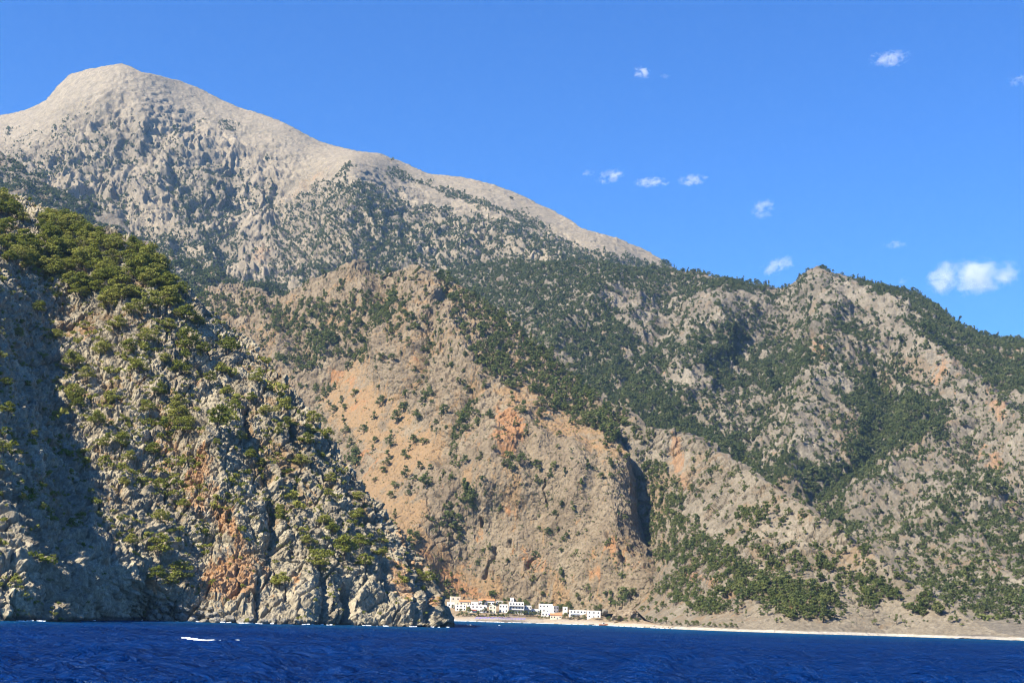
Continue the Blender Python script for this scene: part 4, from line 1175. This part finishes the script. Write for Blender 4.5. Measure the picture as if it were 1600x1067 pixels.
individual(extra, spur_place, mid_var, 'pines on the slope above the beach', 8, 8.6, adj='dark pine')
scatter_object('hill_forest', pool_hill[0][rh], ph_s[rh], mid_col, 'dark pine wood on the ridge and shoulders of the pointed hill', 36)
scatter_object('slope_forest', pool_spur[0][rs], ps_s[rs], mid_col, 'green pine wood on the scree slope above the beach', 37)
P = pool_right[0]
scatter_object('mountain_forest', P, (0.46 + 0.22 * sstep(P[:, 1], 1100, 2300)) * np.random.default_rng(10).lognormal(0.05, 0.28, len(P)), far_col, 'dark pine wood covering the right-hand mountain', 38)
print('TREES', n1, n2, len(near_trees), len(pool_hill[0]), len(pool_spur[0]), len(pool_right[0]), n_far)

# ================================================================== SHORE ROCKS, FOAM
def ico_rock(seed, subdiv, rough=0.28, flat=0.75):
    import bmesh
    bm = bmesh.new()
    bmesh.ops.create_icosphere(bm, subdivisions=subdiv, radius=1.0)
    co = np.array([v.co[:] for v in bm.verts])
    g = np.random.default_rng(seed)
    off = g.uniform(0, 50, 3)
    for k in range(9):                                   # planar breaks
        n = g.normal(size=3); n /= np.linalg.norm(n); d = g.uniform(0.62, 0.92)
        h = co @ n - d
        co -= np.clip(h, 0, None)[:, None] * n * 0.9
    r = 1 + rough * fbm((co * 1.2 + off).astype(np.float32), 3) + 0.10 * fbm((co * 5 + off).astype(np.float32), 2)
    co *= r[:, None]
    co[:, 2] *= flat
    for v, c in zip(bm.verts, co): v.co = c
    me = bpy.data.meshes.new('rock')
    bm.to_mesh(me); bm.free()
    return me
def stone_mat(name, dark, mid, pale, sc):
    m, nt, out = new_mat(name); nb = NB(nt)
    v = nb.coord()
    n = nb.noise(v, sc, 6, 0.65, 0.5)
    c = nb.ramp(n, [(0.3, dark), (0.5, mid), (0.7, pale)])
    pbsdf(nb, out, c, 0.95, 0.1, nb.bump(nb.noise(v, sc * 4, 5, 0.7), 0.8, 0.15))
    return m
M_boulder = stone_mat('boulder_stone', (0.11, 0.10, 0.082), (0.20, 0.182, 0.145), (0.32, 0.29, 0.235), 1.6)
M_crop = stone_mat('tan_outcrop_stone', (0.13, 0.10, 0.066), (0.22, 0.17, 0.112), (0.30, 0.24, 0.165), 3.0)
boulder_var = []
for k in range(7):
    me = ico_rock(600 + k, 3); me.materials.append(M_boulder); boulder_var.append(me)
def boulder(P, w, label, group, var, rz, name='boulder', sx=1.0, sz=1.0):
    o = link(name, var)
    o.location = tuple(map(float, P)); o.rotation_euler = (0.2 * math.sin(rz * 3), 0.2 * math.cos(rz * 5), rz)
    o.scale = (w * 0.5 * sx, w * 0.5, w * 0.5 * sz)
    o['label'] = label; o['category'] = 'boulder'
    if group: o['group'] = group
    return o
g = np.random.default_rng(61)
bl = [(236, 966, 15), (247, 961, 13), (259, 962, 18), (273, 966, 12), (288, 961, 17), (306, 965, 17), (322, 967, 15), (336, 965, 17), (351, 966, 13), (364, 968, 14), (379, 968, 15), (394, 970, 13), (410, 970, 14),
      (243, 951, 11), (262, 950, 12), (279, 950, 10), (295, 950, 11), (312, 953, 12), (327, 955, 10), (341, 956, 11), (301, 941, 9), (318, 945, 8), (283, 941, 9), (332, 947, 9), (348, 953, 8), (251, 943, 9), (270, 939, 8), (429, 971, 12), (446, 972, 12), (462, 972, 10)]
bl.sort()
for i, (x, y, w) in enumerate(bl):
    P = at_pixel(near, x, min(y, 966)); P = np.array([P[0], P[1] - 1.2, max(0.0, P[2] - 0.5)])
    ww = w * P[1] / FPX * 1.15
    row = 'at the waterline' if y > 958 else 'in the upper row'
    same = [b for b in bl if (b[1] > 958) == (y > 958)]
    lab = 'grey boulder %s below the orange cliff, %s from the left' % (row, ordinal(same.index((x, y, w)) + 1))
    boulder(P, ww, lab, 'fallen boulders at the gully mouth', boulder_var[i % 7], float(g.uniform(0, 6.28)), sz=float(g.uniform(0.8, 1.1)))
tip = [(560, 975, 12), (580, 976.5, 14), (600, 977, 16), (622, 977, 14), (641, 977, 17), (660, 976.5, 16), (677, 976, 15), (690, 974, 11), (30, 969, 14), (12, 968, 16), (50, 970, 10)]
tip.sort()
for i, (x, y, w) in enumerate(tip):
    P = unproj(x, y - 2, water_Y(x, y) + 4.0); P[2] = 0.3
    ww = w * P[1] / FPX
    side = 'at the far left edge' if x < 100 else 'along the tip of the headland'
    same = [b for b in tip if (b[0] < 100) == (x < 100)]
    boulder(P, ww, 'low grey sea rock %s, %s from the left' % (side, ordinal(same.index((x, y, w)) + 1)), 'sea rocks below the headland', boulder_var[(i + 3) % 7], float(g.uniform(0, 6.28)), name='sea_rock', sx=1.3, sz=0.7)

m, nt, out = new_mat('sea_foam'); nb = NB(nt)
v = nb.coord()
pbsdf(nb, out, nb.mixc(nb.rng(nb.noise(v, 1.5, 4, 0.7), 0.35, 0.6), (0.55, 0.62, 0.68), (0.85, 0.88, 0.9)), 0.8, 0.2)
M_foam = m
def foam_patches(name, patches, label):
    """low uneven mounds of broken water: (x, y, half length, half width, heading)"""
    V, F = [], []
    g = np.random.default_rng(71)
    for (x, y, a, b, hd) in patches:
        n = max(6, int(a * 3)); o = len(V)
        c, s = math.cos(hd), math.sin(hd)
        e2 = (sea_V[:, 0] - x) ** 2 + (sea_V[:, 1] - y) ** 2
        z0 = float(sea_V[e2 < max(4.0, e2.min() * 2), 2].max())
        for k in range(n + 1):
            t = k / n * 2 - 1
            w = b * math.sqrt(max(0.0, 1 - t * t)) * g.uniform(0.45, 1.1)
            mid = g.normal(0, 0.15 * b)
            for e, z in ((-1, 0.02), (-0.3, 0.22), (0.4, 0.26), (1, 0.02)):
                u, v_ = t * a, mid + e * w
                V.append((x + u * c - v_ * s, y + u * s + v_ * c, z0 - 0.02 + z * g.uniform(0.7, 1.5) * min(1.0, b + 0.3)))
        for k in range(n):
            for e in range(3):
                q = o + k * 4 + e
                F.append((q, q + 4, q + 5, q + 1))
    me = mesh_from(name, V, F, M_foam)
    return link(name, me, kind='stuff', label=label)
# where the headland meets the water
Vn = near.V[:near.nr]
first = np.argmax(Vn[..., 2] > 0.15, axis=0)
wl_p = Vn[first, np.arange(Vn.shape[1])]
wl_x = near.px[0]
pt = []
for (a, b) in [(40, 60), (70, 84), (150, 158), (218, 238), (250, 264), (266, 292), (296, 318), (322, 334), (345, 362), (378, 398), (404, 412), (424, 432), (474, 492), (508, 524), (566, 592), (604, 610), (640, 652), (676, 700)]:
    for x in np.arange(a, b, 2.6):
        if g.random() < 0.35: continue
        i = int(np.argmin(np.abs(wl_x - x)))
        pt.append((wl_p[i, 0], wl_p[i, 1] - 1.0 - g.uniform(0, 1.5), g.uniform(0.3, 0.9), g.uniform(0.3, 1.1), g.normal(0, 0.25)))
foam_patches('surf', pt, 'white surf breaking along the foot of the headland')
pt = []
for x in np.arange(705, 1640, 2.6):
    if g.random() < (0.55 if x < 1150 else 0.9):
        Yb = water_Y(x, poly(bc_water, x)); P = unproj(x, poly(bc_water, x), Yb)
        pt.append((P[0], P[1] - g.uniform(0.0, 3.0), g.uniform(0.8, 2.0), g.uniform(0.5, 1.5), g.normal(0, 0.1)))
foam_patches('beach_surf', pt, 'thin line of surf along the pale beach')
pt = []
for (x, y, a, b) in [(328, 1004.8, 1.5, 0.3), (316, 1006.2, 1.1, 0.35), (308, 1007.4, 0.6, 0.25), (340, 1004.0, 0.9, 0.2), (269, 1004.4, 0.45, 0.22), (290, 1001.5, 0.7, 0.18), (371, 1004, 0.3, 0.15), 
                     (531, 986, 0.4, 0.3), (731, 976, 0.6, 0.5), (735, 976, 0.5, 0.4), (780, 976.5, 0.6, 0.4), (300, 1004.8, 0.8, 0.25), (1495, 1013, 0.3, 0.2)]:
    P = unproj(x, y, water_Y(x, y))
    pt.append((P[0], P[1], a, b, g.normal(0.03, 0.05)))
o = foam_patches('whitecap_foam', pt, 'white foam of a small breaking wave on the open sea')


# ================================================================== VILLAGE
M_white = flat_mat('white_plaster', (0.72, 0.69, 0.63), 0.85, 0.2, 0.06)
M_cream = flat_mat('cream_plaster', (0.70, 0.60, 0.44), 0.85, 0.2, 0.08)
M_orange_roof = flat_mat('orange_roof_tiles', (0.52, 0.20, 0.095), 0.9, 0.1, 0.2, 1.5)
M_pink = flat_mat('pink_roof', (0.55, 0.34, 0.28), 0.9, 0.1, 0.15)
M_glass = flat_mat('dark_window_glass', (0.03, 0.04, 0.055), 0.15, 0.5, 0.2)
M_shut = flat_mat('grey_blue_shutter', (0.13, 0.16, 0.21), 0.6, 0.3, 0.15)
M_conc = flat_mat('pale_concrete', (0.50, 0.46, 0.40), 0.9, 0.1, 0.12)
M_red = flat_mat('red_awning_cloth', (0.50, 0.09, 0.06), 0.8, 0.1, 0.1)
M_blueawn = flat_mat('blue_awning_cloth', (0.10, 0.12, 0.33), 0.8, 0.1, 0.1)
M_violet = flat_mat('violet_parasol_cloth', (0.16, 0.15, 0.44), 0.8, 0.1, 0.15)
M_straw = flat_mat('straw_thatch', (0.42, 0.31, 0.17), 0.95, 0.05, 0.25, 2.0)
M_wood = flat_mat('weathered_wood', (0.20, 0.14, 0.09), 0.9, 0.1, 0.2, 2.0)
M_boat_o = flat_mat('orange_hull_paint', (0.62, 0.22, 0.10), 0.5, 0.3, 0.1)
M_hull = flat_mat('dark_blue_hull_paint', (0.05, 0.07, 0.12), 0.5, 0.3, 0.1)

def boxes(L):
    V, F = [], []
    for (x0, x1, y0, y1, z0, z1) in L:
        o = len(V)
        V += [(x0, y0, z0), (x1, y0, z0), (x1, y1, z0), (x0, y1, z0), (x0, y0, z1), (x1, y0, z1), (x1, y1, z1), (x0, y1, z1)]
        F += [tuple(i + o for i in f) for f in ((0, 3, 2, 1), (4, 5, 6, 7), (0, 1, 5, 4), (1, 2, 6, 5), (2, 3, 7, 6), (3, 0, 4, 7))]
    return V, F
def box_part(name, L, mat, parent): return link(name, mesh_from(name, *boxes(L), mat), parent)

_T = np.array([-1.5, 0, 2, 4.5, 8, 13, 19, 27, 38, 52, 68, 88, 115.0]); _Z = np.array([-.5, 0, .35, .9, 1.7, 2.2, 2.5, 3.2, 5, 7.5, 10.5, 14, 20.0])
def ground_at(px, py):
    """place on the village ground behind a photo pixel"""
    Yw = float(water_Y(px, poly(bc_water, px)))
    t = np.linspace(1, 114, 300)
    P = unproj(np.full(300, px), np.full(300, py), Yw + t)
    k = int(np.argmin(np.abs(P[:, 2] - np.interp(t, _T, _Z))))
    return P[k]

def house(label, x0, x1, yt, yb, rows, cols, wall=None, roof='flat', rz=0.0, depth=8.0, awn=None, balcony=False, door=True, parapet=0.35, back=0.0, name='house', cat='house'):
    wall = wall or M_white
    P = ground_at((x0 + x1) / 2, yb)
    Yb = P[1] + back
    P = unproj((x0 + x1) / 2, yb, Yb)
    W = (x1 - x0) * Yb / FPX; H = (yb - yt) * Yb / FPX
    e = link(name, None, label=label, category=cat, group='buildings of the beach village')
    e.location = tuple(map(float, P)); e.rotation_euler = (0, 0, rz)
    hw = W / 2
    body = H - (0.0 if roof == 'flat' else min(1.6, H * 0.3))
    box_part('wall', [(-hw, hw, 0, depth, -5.0, body)], wall, e)
    if roof == 'flat':
        t = 0.22
        box_part('parapet', [(-hw - .05, hw + .05, -.05, t, body + .002, body + parapet), (-hw - .05, hw + .05, depth - t, depth + .05, body + .002, body + parapet),
                             (-hw - .05, -hw + t, t, depth - t, body + .002, body + parapet), (hw - t, hw + .05, t, depth - t, body + .002, body + parapet)], wall, e)
    else:
        o = 0.45; rh = H - body
        V = [(-hw - o, -o, body), (hw + o, -o, body), (hw + o, depth + o, body), (-hw - o, depth + o, body), (-hw - o * .5, depth / 2, body + rh), (hw + o * .5, depth / 2, body + rh),
             (-hw - o, -o, body - .15), (hw + o, -o, body - .15), (hw + o, depth + o, body - .15), (-hw - o, depth + o, body - .15)]
        F = [(0, 1, 5, 4), (2, 3, 4, 5), (0, 4, 3), (1, 2, 5), (0, 6, 7, 1), (1, 7, 8, 2), (2, 8, 9, 3), (3, 9, 6, 0), (6, 9, 8, 7)]
        link('roof', mesh_from('roof', V, F, M_pink if roof == 'pink' else M_orange_roof), e)
    st = body / max(rows, 1)
    cw = W / max(cols, 1)
    for r in range(rows):
        for c in range(cols):
            xm = -hw + cw * (c + 0.5); zm = st * (r + 0.52)
            ww, wh = min(1.2, cw * 0.42), min(1.2, st * 0.42)
            if door and r == 0 and c == cols // 2:
                d = box_part('door', [(xm - .5, xm + .5, -.06, .05, 0.02, min(2.1, st * .8))], M_shut, e); continue
            f = box_part('window', [(xm - ww / 2 - .1, xm + ww / 2 + .1, -.05, .02, zm - wh / 2 - .1, zm + wh / 2 + .1)], M_conc, e)
            box_part('pane', [(xm - ww / 2, xm + ww / 2, -.09, -.055, zm - wh / 2, zm + wh / 2)], M_glass, f)
        if balcony and r > 0:
            b = box_part('balcony', [(-hw + .1, hw - .1, -1.3, -.1, st * r - .12, st * r + .04)], wall, e)
            box_part('railing', [(-hw + .1, hw - .1, -1.32, -1.22, st * r + .045, st * r + .85)], wall, b)
    if awn:
        mat, a0, a1 = awn
        V = [(a0 * W - hw, -.1, 2.7), (a1 * W - hw, -.1, 2.7), (a1 * W - hw, -2.2, 2.1), (a0 * W - hw, -2.2, 2.1)]
        V += [(x, y, z - .08) for x, y, z in V]
        link('awning', mesh_from('awning', V, [(0, 3, 2, 1), (4, 5, 6, 7), (0, 1, 5, 4), (1, 2, 6, 5), (2, 3, 7, 6), (3, 0, 4, 7)], mat), e)
    return e

house('cream two-storey house at the left end of the village, next to the orange slope', 704, 719, 932.5, 945, 2, 2, M_cream, 'flat', 0.15, 7)
house('low white annex with orange tiled roof behind the cream house', 718, 734, 937, 946, 1, 3, M_cream, 'tiles', 0.05, 6, back=2)
house('small white house half hidden by the headland tip', 699, 710, 941, 949, 1, 2, None, 'flat', 0.1, 6)
house('white house stepped above the big round tree on the shore', 712, 728, 945, 954, 2, 3, None, 'flat', 0.1, 7)
house('long white two-storey guesthouse with a red awning', 730, 760, 945.5, 956.5, 2, 5, None, 'flat', 0.0, 8, awn=(M_red, 0.18, 0.48))
house('house with orange tiled roof and row of dark openings on the upper terrace', 748, 772, 935.5, 946.5, 1, 5, None, 'tiles', 0.0, 8)
house('small white cube house left of the orange-roofed terrace house', 736, 747, 940.5, 947, 1, 2, None, 'flat', 0.0, 5)
house('narrow cream house right of the red-awning guesthouse', 764, 775, 946.5, 957.5, 2, 2, M_cream, 'flat', 0.0, 6)
house('white two-storey house just left of the tall hotel', 780, 793, 944.5, 957, 2, 3, None, 'flat', 0.0, 8)
house('tall white three-storey hotel with long dark window bands', 795.5, 818, 941, 958, 3, 5, None, 'flat', 0.05, 9, balcony=True, name='hotel', cat='hotel')
house('lower white hotel wing with two rows of dark balconies', 819, 830, 946.5, 958, 2, 3, None, 'flat', 0.05, 9, balcony=True, name='hotel_wing', cat='hotel')
house('low white house tucked between hotel wing and the square white block', 830, 843, 951.5, 959, 1, 3, None, 'flat', 0.0, 6)
house('square white block with small square windows right of the hotel', 842, 863, 944, 957, 2, 4, None, 'flat', 0.0, 9)
house('taller white stair block at the right of the square white block', 855.5, 863.5, 942.5, 950, 1, 1, None, 'flat', 0.0, 6, door=False, back=3)
house('narrow white side wing beside the square white block', 864, 873, 947, 957.5, 2, 2, None, 'flat', 0.5, 8)
house('low white terrace house with blue awning under the square block', 846, 866, 956.5, 963.5, 1, 4, None, 'flat', 0.0, 5, awn=(M_blueawn, 0.5, 1.0))
house('beachside cream house with orange tiled roof', 860, 877, 958, 967.5, 1, 4, M_cream, 'tiles', 0.0, 6)
house('small white tower house above the round tree by the beach', 879.5, 886.5, 948.5, 960, 2, 1, None, 'flat', 0.0, 6)
house('long low white house near the right end of the village', 890, 916, 953.5, 963.5, 2, 5, None, 'flat', 0.0, 7, awn=(M_shut, 0.1, 0.6))
house('white two-storey house at the right end of the village by the leaning boulder', 917.5, 938, 954.5, 965.5, 2, 3, None, 'flat', -0.05, 8)
house('small house with pinkish roof in the trees above the hotel wing', 828, 841, 939.5, 944.5, 1, 2, None, 'pink', 0.0, 5, door=False)
house('tiny white chapel among trees above the tall hotel', 797, 803, 934, 939.5, 1, 1, None, 'flat', 0.0, 4)
house('small pale hut with a flat canopy on the upper terrace', 775, 785, 938.5, 943.5, 1, 2, M_conc, 'flat', 0.0, 4)

def shelter(label, x0, x1, yt, yb, mat):
    P = ground_at((x0 + x1) / 2, yb); W = (x1 - x0) * P[1] / FPX; H = (yb - yt) * P[1] / FPX
    e = link('beach_shelter', None, label=label, category='shelter', group='open shelters along the beach')
    e.location = tuple(map(float, P)); hw = W / 2
    box_part('roof', [(-hw, hw, -1.5, 4, H - .18, H)], mat, e)
    n = max(2, int(W / 2.5))
    for k in range(n + 1):
        x = -hw + .2 + (W - .4) * k / n
        for y in (-1.3, 3.7): box_part('post', [(x - .07, x + .07, y - .07, y + .07, -2.0, H - .181)], M_wood, e)
shelter('flat white taverna roof on posts left of the hotel', 763, 785, 957.3, 961.5, M_white)
shelter('straw-coloured taverna canopy behind the violet parasols', 742, 757, 959.5, 963, M_straw)
shelter('long pale taverna roof over dark shade at the right end', 898, 928, 961.8, 967, M_white)
shelter('small straw canopy right of the round beach tree', 887, 897, 964, 968, M_straw)
shelter('brown canopy at the right end of the houses', 928, 940, 964.5, 968.5, M_straw)

def parasol(label, P, mat):
    e = link('beach_parasol', None, label=label, category='parasol', group='violet parasols on the beach')
    e.location = tuple(map(float, P))
    V = [(0, 0, 2.5)] + [(1.5 * math.cos(a), 1.5 * math.sin(a), 1.95) for a in np.linspace(0, 2 * math.pi, 8, endpoint=False)] + [(0, 0, 2.4)] 
    F = [(0, 1 + k, 1 + (k + 1) % 8) for k in range(8)] + [(9, 1 + (k + 1) % 8, 1 + k) for k in range(8)]
    link('canopy', mesh_from('canopy', V, F, mat), e)
    tv, tf = tube([(0, 0, -.5), (0, 0, 2.42)], [.04, .04], 5)
    link('pole', mesh_from('pole', tv, tf, M_wood), e)
g = np.random.default_rng(81)
par = [(x + g.uniform(-.8, .8), 967.6 if i % 2 else 969.3) for i, x in enumerate(np.linspace(744, 820, 34))]
for i, (x, y) in enumerate(par):
    row = 'back' if i % 2 else 'front'
    y2 = y + (x - 744) * 0.02
    parasol('violet beach parasol in the %s row on the village beach, %s from the left' % (row, ordinal(i // 2 + 1)), ground_at(x, y2), M_violet)

def hull(L, Bm, H, mat, name, parent):
    st = []
    for t in np.linspace(0, 1, 9):
        b = Bm / 2 * (1 - abs(2 * t - 1) ** 3 * (0.9 if t > .5 else 0.35)); sh = H * (1 + 0.35 * max(0, t - .5) * 2)
        x = (t - .5) * L
        st.append([(x, -b, sh), (x, -b * .75, H * .3), (x, 0, 0), (x, b * .75, H * .3), (x, b, sh), (x, b * .85, sh - .02), (x, 0, H * .35), (x, -b * .85, sh - .02)])
    V = [v for s in st for v in s]; F = []
    for k in range(8):
        for q in range(8):
            a, b2 = k * 8 + q, k * 8 + (q + 1) % 8
            F.append((a, b2, b2 + 8, a + 8))
    F += [tuple(range(8)), tuple(range(64, 72))]
    return link(name, mesh_from(name, V, F, mat), parent)
def boat(label, x, y, L, mat, cabin=False, rz=0.0):
    Y = float(water_Y(x, poly(bc_water, x))) - 2
    P = unproj(x, y, Y); P[2] = -0.15
    e = link('boat', None, label=label, category='boat', group='small boats at the village shore')
    e.location = tuple(map(float, P)); e.rotation_euler = (0, 0, rz)
    hull(L, L * .32, L * .16, mat, 'hull', e)
    if cabin:
        c = box_part('cabin', [(-L * .12, L * .12, -L * .09, L * .09, L * .08, L * .34)], M_white, e)
        box_part('window', [(-L * .10, L * .10, -L * .095, -L * .091, L * .22, L * .31)], M_glass, c)
boat('small dark boat drawn up left of the orange boat', 924, 976, 5.0, M_hull, False, 0.1)
boat('orange hulled boat with white cabin at the right end of the village', 943, 976.5, 8.0, M_boat_o, True, 0.05)
boat('tiny white dinghy floating off the left end of the beach', 732, 974.5, 3.2, M_white, False, 0.2)

# planting between the houses, each tree by itself
vt = [(731, 960, 14, 'big round tree on the shore at the left end of the beach'), (757, 957, 9, 'round tree right of the red awning'), (748, 961, 8, 'tree behind the straw taverna canopy'), (766, 958, 7, 'small tree beside the narrow cream house'),
      (884, 967, 12, 'tall round tree standing on the beach in mid village'), (895, 968, 9, 'tree left of the long taverna roof'), (912, 969, 9, 'low tree under the long taverna roof'), (904, 968.5, 8, 'bushy tree in front of the long low house'), (788, 940, 10, 'dark tree on the terrace left of the chapel'), (793, 939, 9, 'dark conifer next to the chapel'),
      (810, 941, 10, 'dark tree behind the tall hotel'), (818, 941, 9, 'slim dark tree right behind the hotel roof'), (824, 943, 10, 'dark tree between hotel wing and pink-roofed house'), (772, 940, 9, 'tree beside the pale terrace hut'), (767, 932, 12, 'round tree on the slope above the orange-roofed house'),
      (845, 943, 9, 'dark tree right of the pink-roofed house'), (852, 944, 9, 'dark tree behind the square white block'), (860, 943, 9, 'tree above the white stair block'), (876, 951, 11, 'dark tree right of the narrow white side wing'), (884, 948, 14, 'large tree above the small tower house'),
      (892, 950, 12, 'bright green tree behind the long low house'), (904, 953, 11, 'dark tree in the middle behind the long low house'), (912, 953, 11, 'dark tree on the right behind the long low house'), (928, 951, 10, 'tree behind the house at the right end'), (935, 950, 10, 'tree left of the leaning boulder'), (872, 948, 9, 'small tree above the narrow white side wing'),
      (708, 951, 7, 'small dark tree below the cream house'), (720, 957, 8, 'tree in front of the stepped white house'), (778, 962, 7, 'small tree by the flat taverna roof'), (962, 950, 15, 'wide pine left above the tan rock mound'), (973, 946, 15, 'wide pine right above the tan rock mound'), (1003, 951, 11, 'round pine right of the tan rock mound'), (1012, 952, 9, 'second round pine right of the tan rock mound')]
for k in range(12):
    vt.append((795 + k * 5.6, 960.6 + k * 0.18, 8, 'low green tamarisk in the hedge before the hotel, %s from the left' % ordinal(k + 1)))
g = np.random.default_rng(93)
_row = [(x, 962.6 + 0.02 * (x - 700) + g.uniform(-.6, .6)) for x in np.linspace(716, 792, 13)]
for k, (x, y) in enumerate(_row): vt.append((x, y, g.uniform(5, 8), 'small green tree in the row before the left houses, %s from the left' % ordinal(k + 1)))
_row = [(x, 944.5 + 0.05 * (x - 720) + g.uniform(-1.2, 1.2)) for x in np.linspace(722, 935, 26)]
for k, (x, y) in enumerate(_row): vt.append((x, y, g.uniform(7, 11), 'dark tree in the line behind the houses, %s from the left' % ordinal(k + 1)))
_row = [(x, 966.5 + 0.02 * (x - 830)) for x in np.linspace(842, 858, 4)]
for k, (x, y) in enumerate(_row): vt.append((x, y, g.uniform(5, 7), 'low tamarisk before the square white block, %s from the left' % ordinal(k + 1)))
_row = [(x, 971 + 0.030 * (x - 950) + g.uniform(-1.5, .5)) for x in np.linspace(952, 1150, 24)]
for k, (x, y) in enumerate(_row): vt.append((x, y, g.uniform(6, 11), 'bushy shrub behind the pale rock bank on the beach, %s from the left' % ordinal(k + 1)))
gg = np.random.default_rng(91)
for k, (x, y, w, lab) in enumerate(vt):
    P = ground_at(x, y)
    if y < 953:
        Q = at_pixel(hill, x, y)
        if Q[1] < P[1] or y < 946: P = Q
    if x > 1000: P = at_pixel(spur, x, y)
    mt, mc = mid_var[k % 4]
    s = w * P[1] / FPX / 8.6
    e = link('garden_tree', None, label=lab, category='tree', group='trees between the village houses')
    e.location = tuple(map(float, P)); e.rotation_euler = (0, 0, float(gg.uniform(0, 6.28))); e.scale = (s, s, s * 0.85)
    link('trunk', mt, e); link('crown', mc, e)

# tan rock mound and leaning boulder at the right end of the village
me = ico_rock(700, 5, 0.30, 0.8); me.materials.append(M_crop)
P = ground_at(981, 962)
o = boulder((P[0], P[1] + 10, P[2] - 2), 20.0, 'broad tan rock mound right of the last houses', None, me, 0.3, name='rock_outcrop', sx=1.3, sz=0.95)
me = ico_rock(702, 4, 0.2, 1.0); me.materials.append(M_boulder)
P = ground_at(944, 961)
o = boulder((P[0], P[1], P[2] + 3.0), 6.2, 'big pale boulder leaning at the right end of the village', None, me, 0.8, sx=1.0, sz=1.3)
o.rotation_euler = (0.3, 0.7, 0.4)
# stones of the low sea wall along the beach
g = np.random.default_rng(95)
ws = sorted([(x, g.uniform(2.2, 4.2)) for x in g.uniform(1000, 1165, 60)])
for i, (x, w) in enumerate(ws):
    Yb = float(water_Y(x, poly(bc_water, x))) + g.uniform(2, 7); P = unproj(x, 980, Yb)
    boulder((P[0], Yb, g.uniform(0.2, 1.2)), w * 0.62, 'pale stone of the low rock bank on the beach, %s from the left' % ordinal(i + 1), 'stones of the beach bank', boulder_var[i % 7], float(g.uniform(0, 6.28)), name='stone')

# ================================================================== CLOUDS
def cloud(label, x, y, w, h, dens, seed, thr=0.0, tilt=0.0):
    Y = 14000.0
    P = unproj(x, y, Y)
    rx = w * Y / FPX * 0.5 * 1.35; rz = h * Y / FPX * 0.5 * 1.45; ry = max(rx * 0.6, rz)
    import bmesh
    bm = bmesh.new(); bmesh.ops.create_icosphere(bm, subdivisions=3, radius=1.0)
    me = bpy.data.meshes.new('cloud'); bm.to_mesh(me); bm.free()
    m, nt, out = new_mat('cloud_vapour'); nb = NB(nt)
    tc = nb.n('ShaderNodeTexCoord')
    ln = nb.n('ShaderNodeVectorMath', operation='LENGTH'); nb.l(tc.outputs['Object'], ln.inputs[0])
    mp = nb.n('ShaderNodeMapping'); nb.l(tc.outputs['Object'], mp.inputs['Vector'])
    k = 1.0 / rz
    mp.inputs['Scale'].default_value = (rx * k * 0.8, ry * k * 0.8, 1.1); mp.inputs['Location'].default_value = (seed * 3.7, seed * 1.3, seed * 2.1)
    n = nb.noise(mp.outputs[0], 1.35, 7, 0.66, 0.5)
    sx = nb.n('ShaderNodeSeparateXYZ'); nb.l(tc.outputs['Object'], sx.inputs[0])
    body = nb.math('SUBTRACT', 1.0, nb.math('POWER', ln.outputs['Value'], 2.0))
    d = nb.math('ADD', nb.math('SUBTRACT', body, 0.62 + thr), nb.math('MULTIPLY', nb.math('SUBTRACT', n, 0.5), 5.6))
    d = nb.math('MULTIPLY', nb.rng(d, 0.0, 0.8), nb.rng(ln.outputs['Value'], 0.98, 0.80))
    pv = nb.n('ShaderNodeVolumePrincipled')
    pv.inputs['Color'].default_value = (0.98, 0.98, 0.98, 1)
    pv.inputs['Anisotropy'].default_value = 0.1
    nb.l(nb.math('MULTIPLY', d, dens), pv.inputs['Density'])
    nb.l(pv.outputs[0], out.inputs['Volume'])
    me.materials.append(m)
    o = link('cloud', me, label=label, category='cloud', group='small fair-weather clouds')
    o.location = tuple(map(float, P)); o.scale = (rx, ry, rz); o.rotation_euler = (0, tilt, 0)
    return o
cloud('large white cumulus cloud low over the right mountain slope', 1520, 432, 138, 50, 0.0042, 1, -0.10, -0.14)
cloud('small wispy cloud just left of the pointed right peak', 1216, 415, 56, 22, 0.0048, 2, -0.02, -0.35)
cloud('comma-shaped cloud high in the upper right sky', 1390, 92, 64, 22, 0.0054, 3, -0.04, -0.15)
cloud('tiny bright cloud alone in the upper middle sky', 1003, 113, 26, 20, 0.0091, 4, -0.06)
cloud('faint scrap of cloud right of the tiny upper cloud', 1040, 119, 16, 10, 0.0032, 5)
cloud('faint cloud cut by the right edge of the picture', 1590, 126, 36, 18, 0.0038, 6)
cloud('faint leftmost scrap of the row of four clouds', 920, 271, 20, 11, 0.0043, 7)
cloud('slanting second cloud in the row of four', 954, 275, 44, 18, 0.0070, 8, -0.04, -0.3)
cloud('flat third cloud in the row of four', 1018, 285, 52, 13, 0.0070, 9, -0.05, -0.05)
cloud('flat rightmost cloud in the row of four', 1082, 281, 46, 15, 0.0064, 10, -0.03, -0.1)
cloud('ragged pale cloud in the middle of the right sky', 1193, 325, 36, 28, 0.0032, 11, -0.04, -0.3)
cloud('thin faint cloud above the large cumulus', 1400, 382, 38, 12, 0.0032, 12, -0.02, -0.1)
cloud('very faint wisp left of the large cumulus', 1411, 438, 18, 12, 0.0023, 13, 0.0, -0.5)

# ================================================================== HAZE
V, F = boxes([(-9300, 9300, -9300, 9300, -12.0, 2180)])
me = mesh_from('haze', V, F, [])
m, nt, out = new_mat('sea_air'); nb = NB(nt)
pv = nb.n('ShaderNodeVolumePrincipled')
pv.inputs['Color'].default_value = (0.38, 0.66, 1.0, 1)
pv.inputs['Density'].default_value = 2.3e-5
pv.inputs['Anisotropy'].default_value = 0.0
nb.l(pv.outputs[0], out.inputs['Volume'])
me.materials.append(m)
link('haze', me, kind='stuff', label='thin blue sea air')
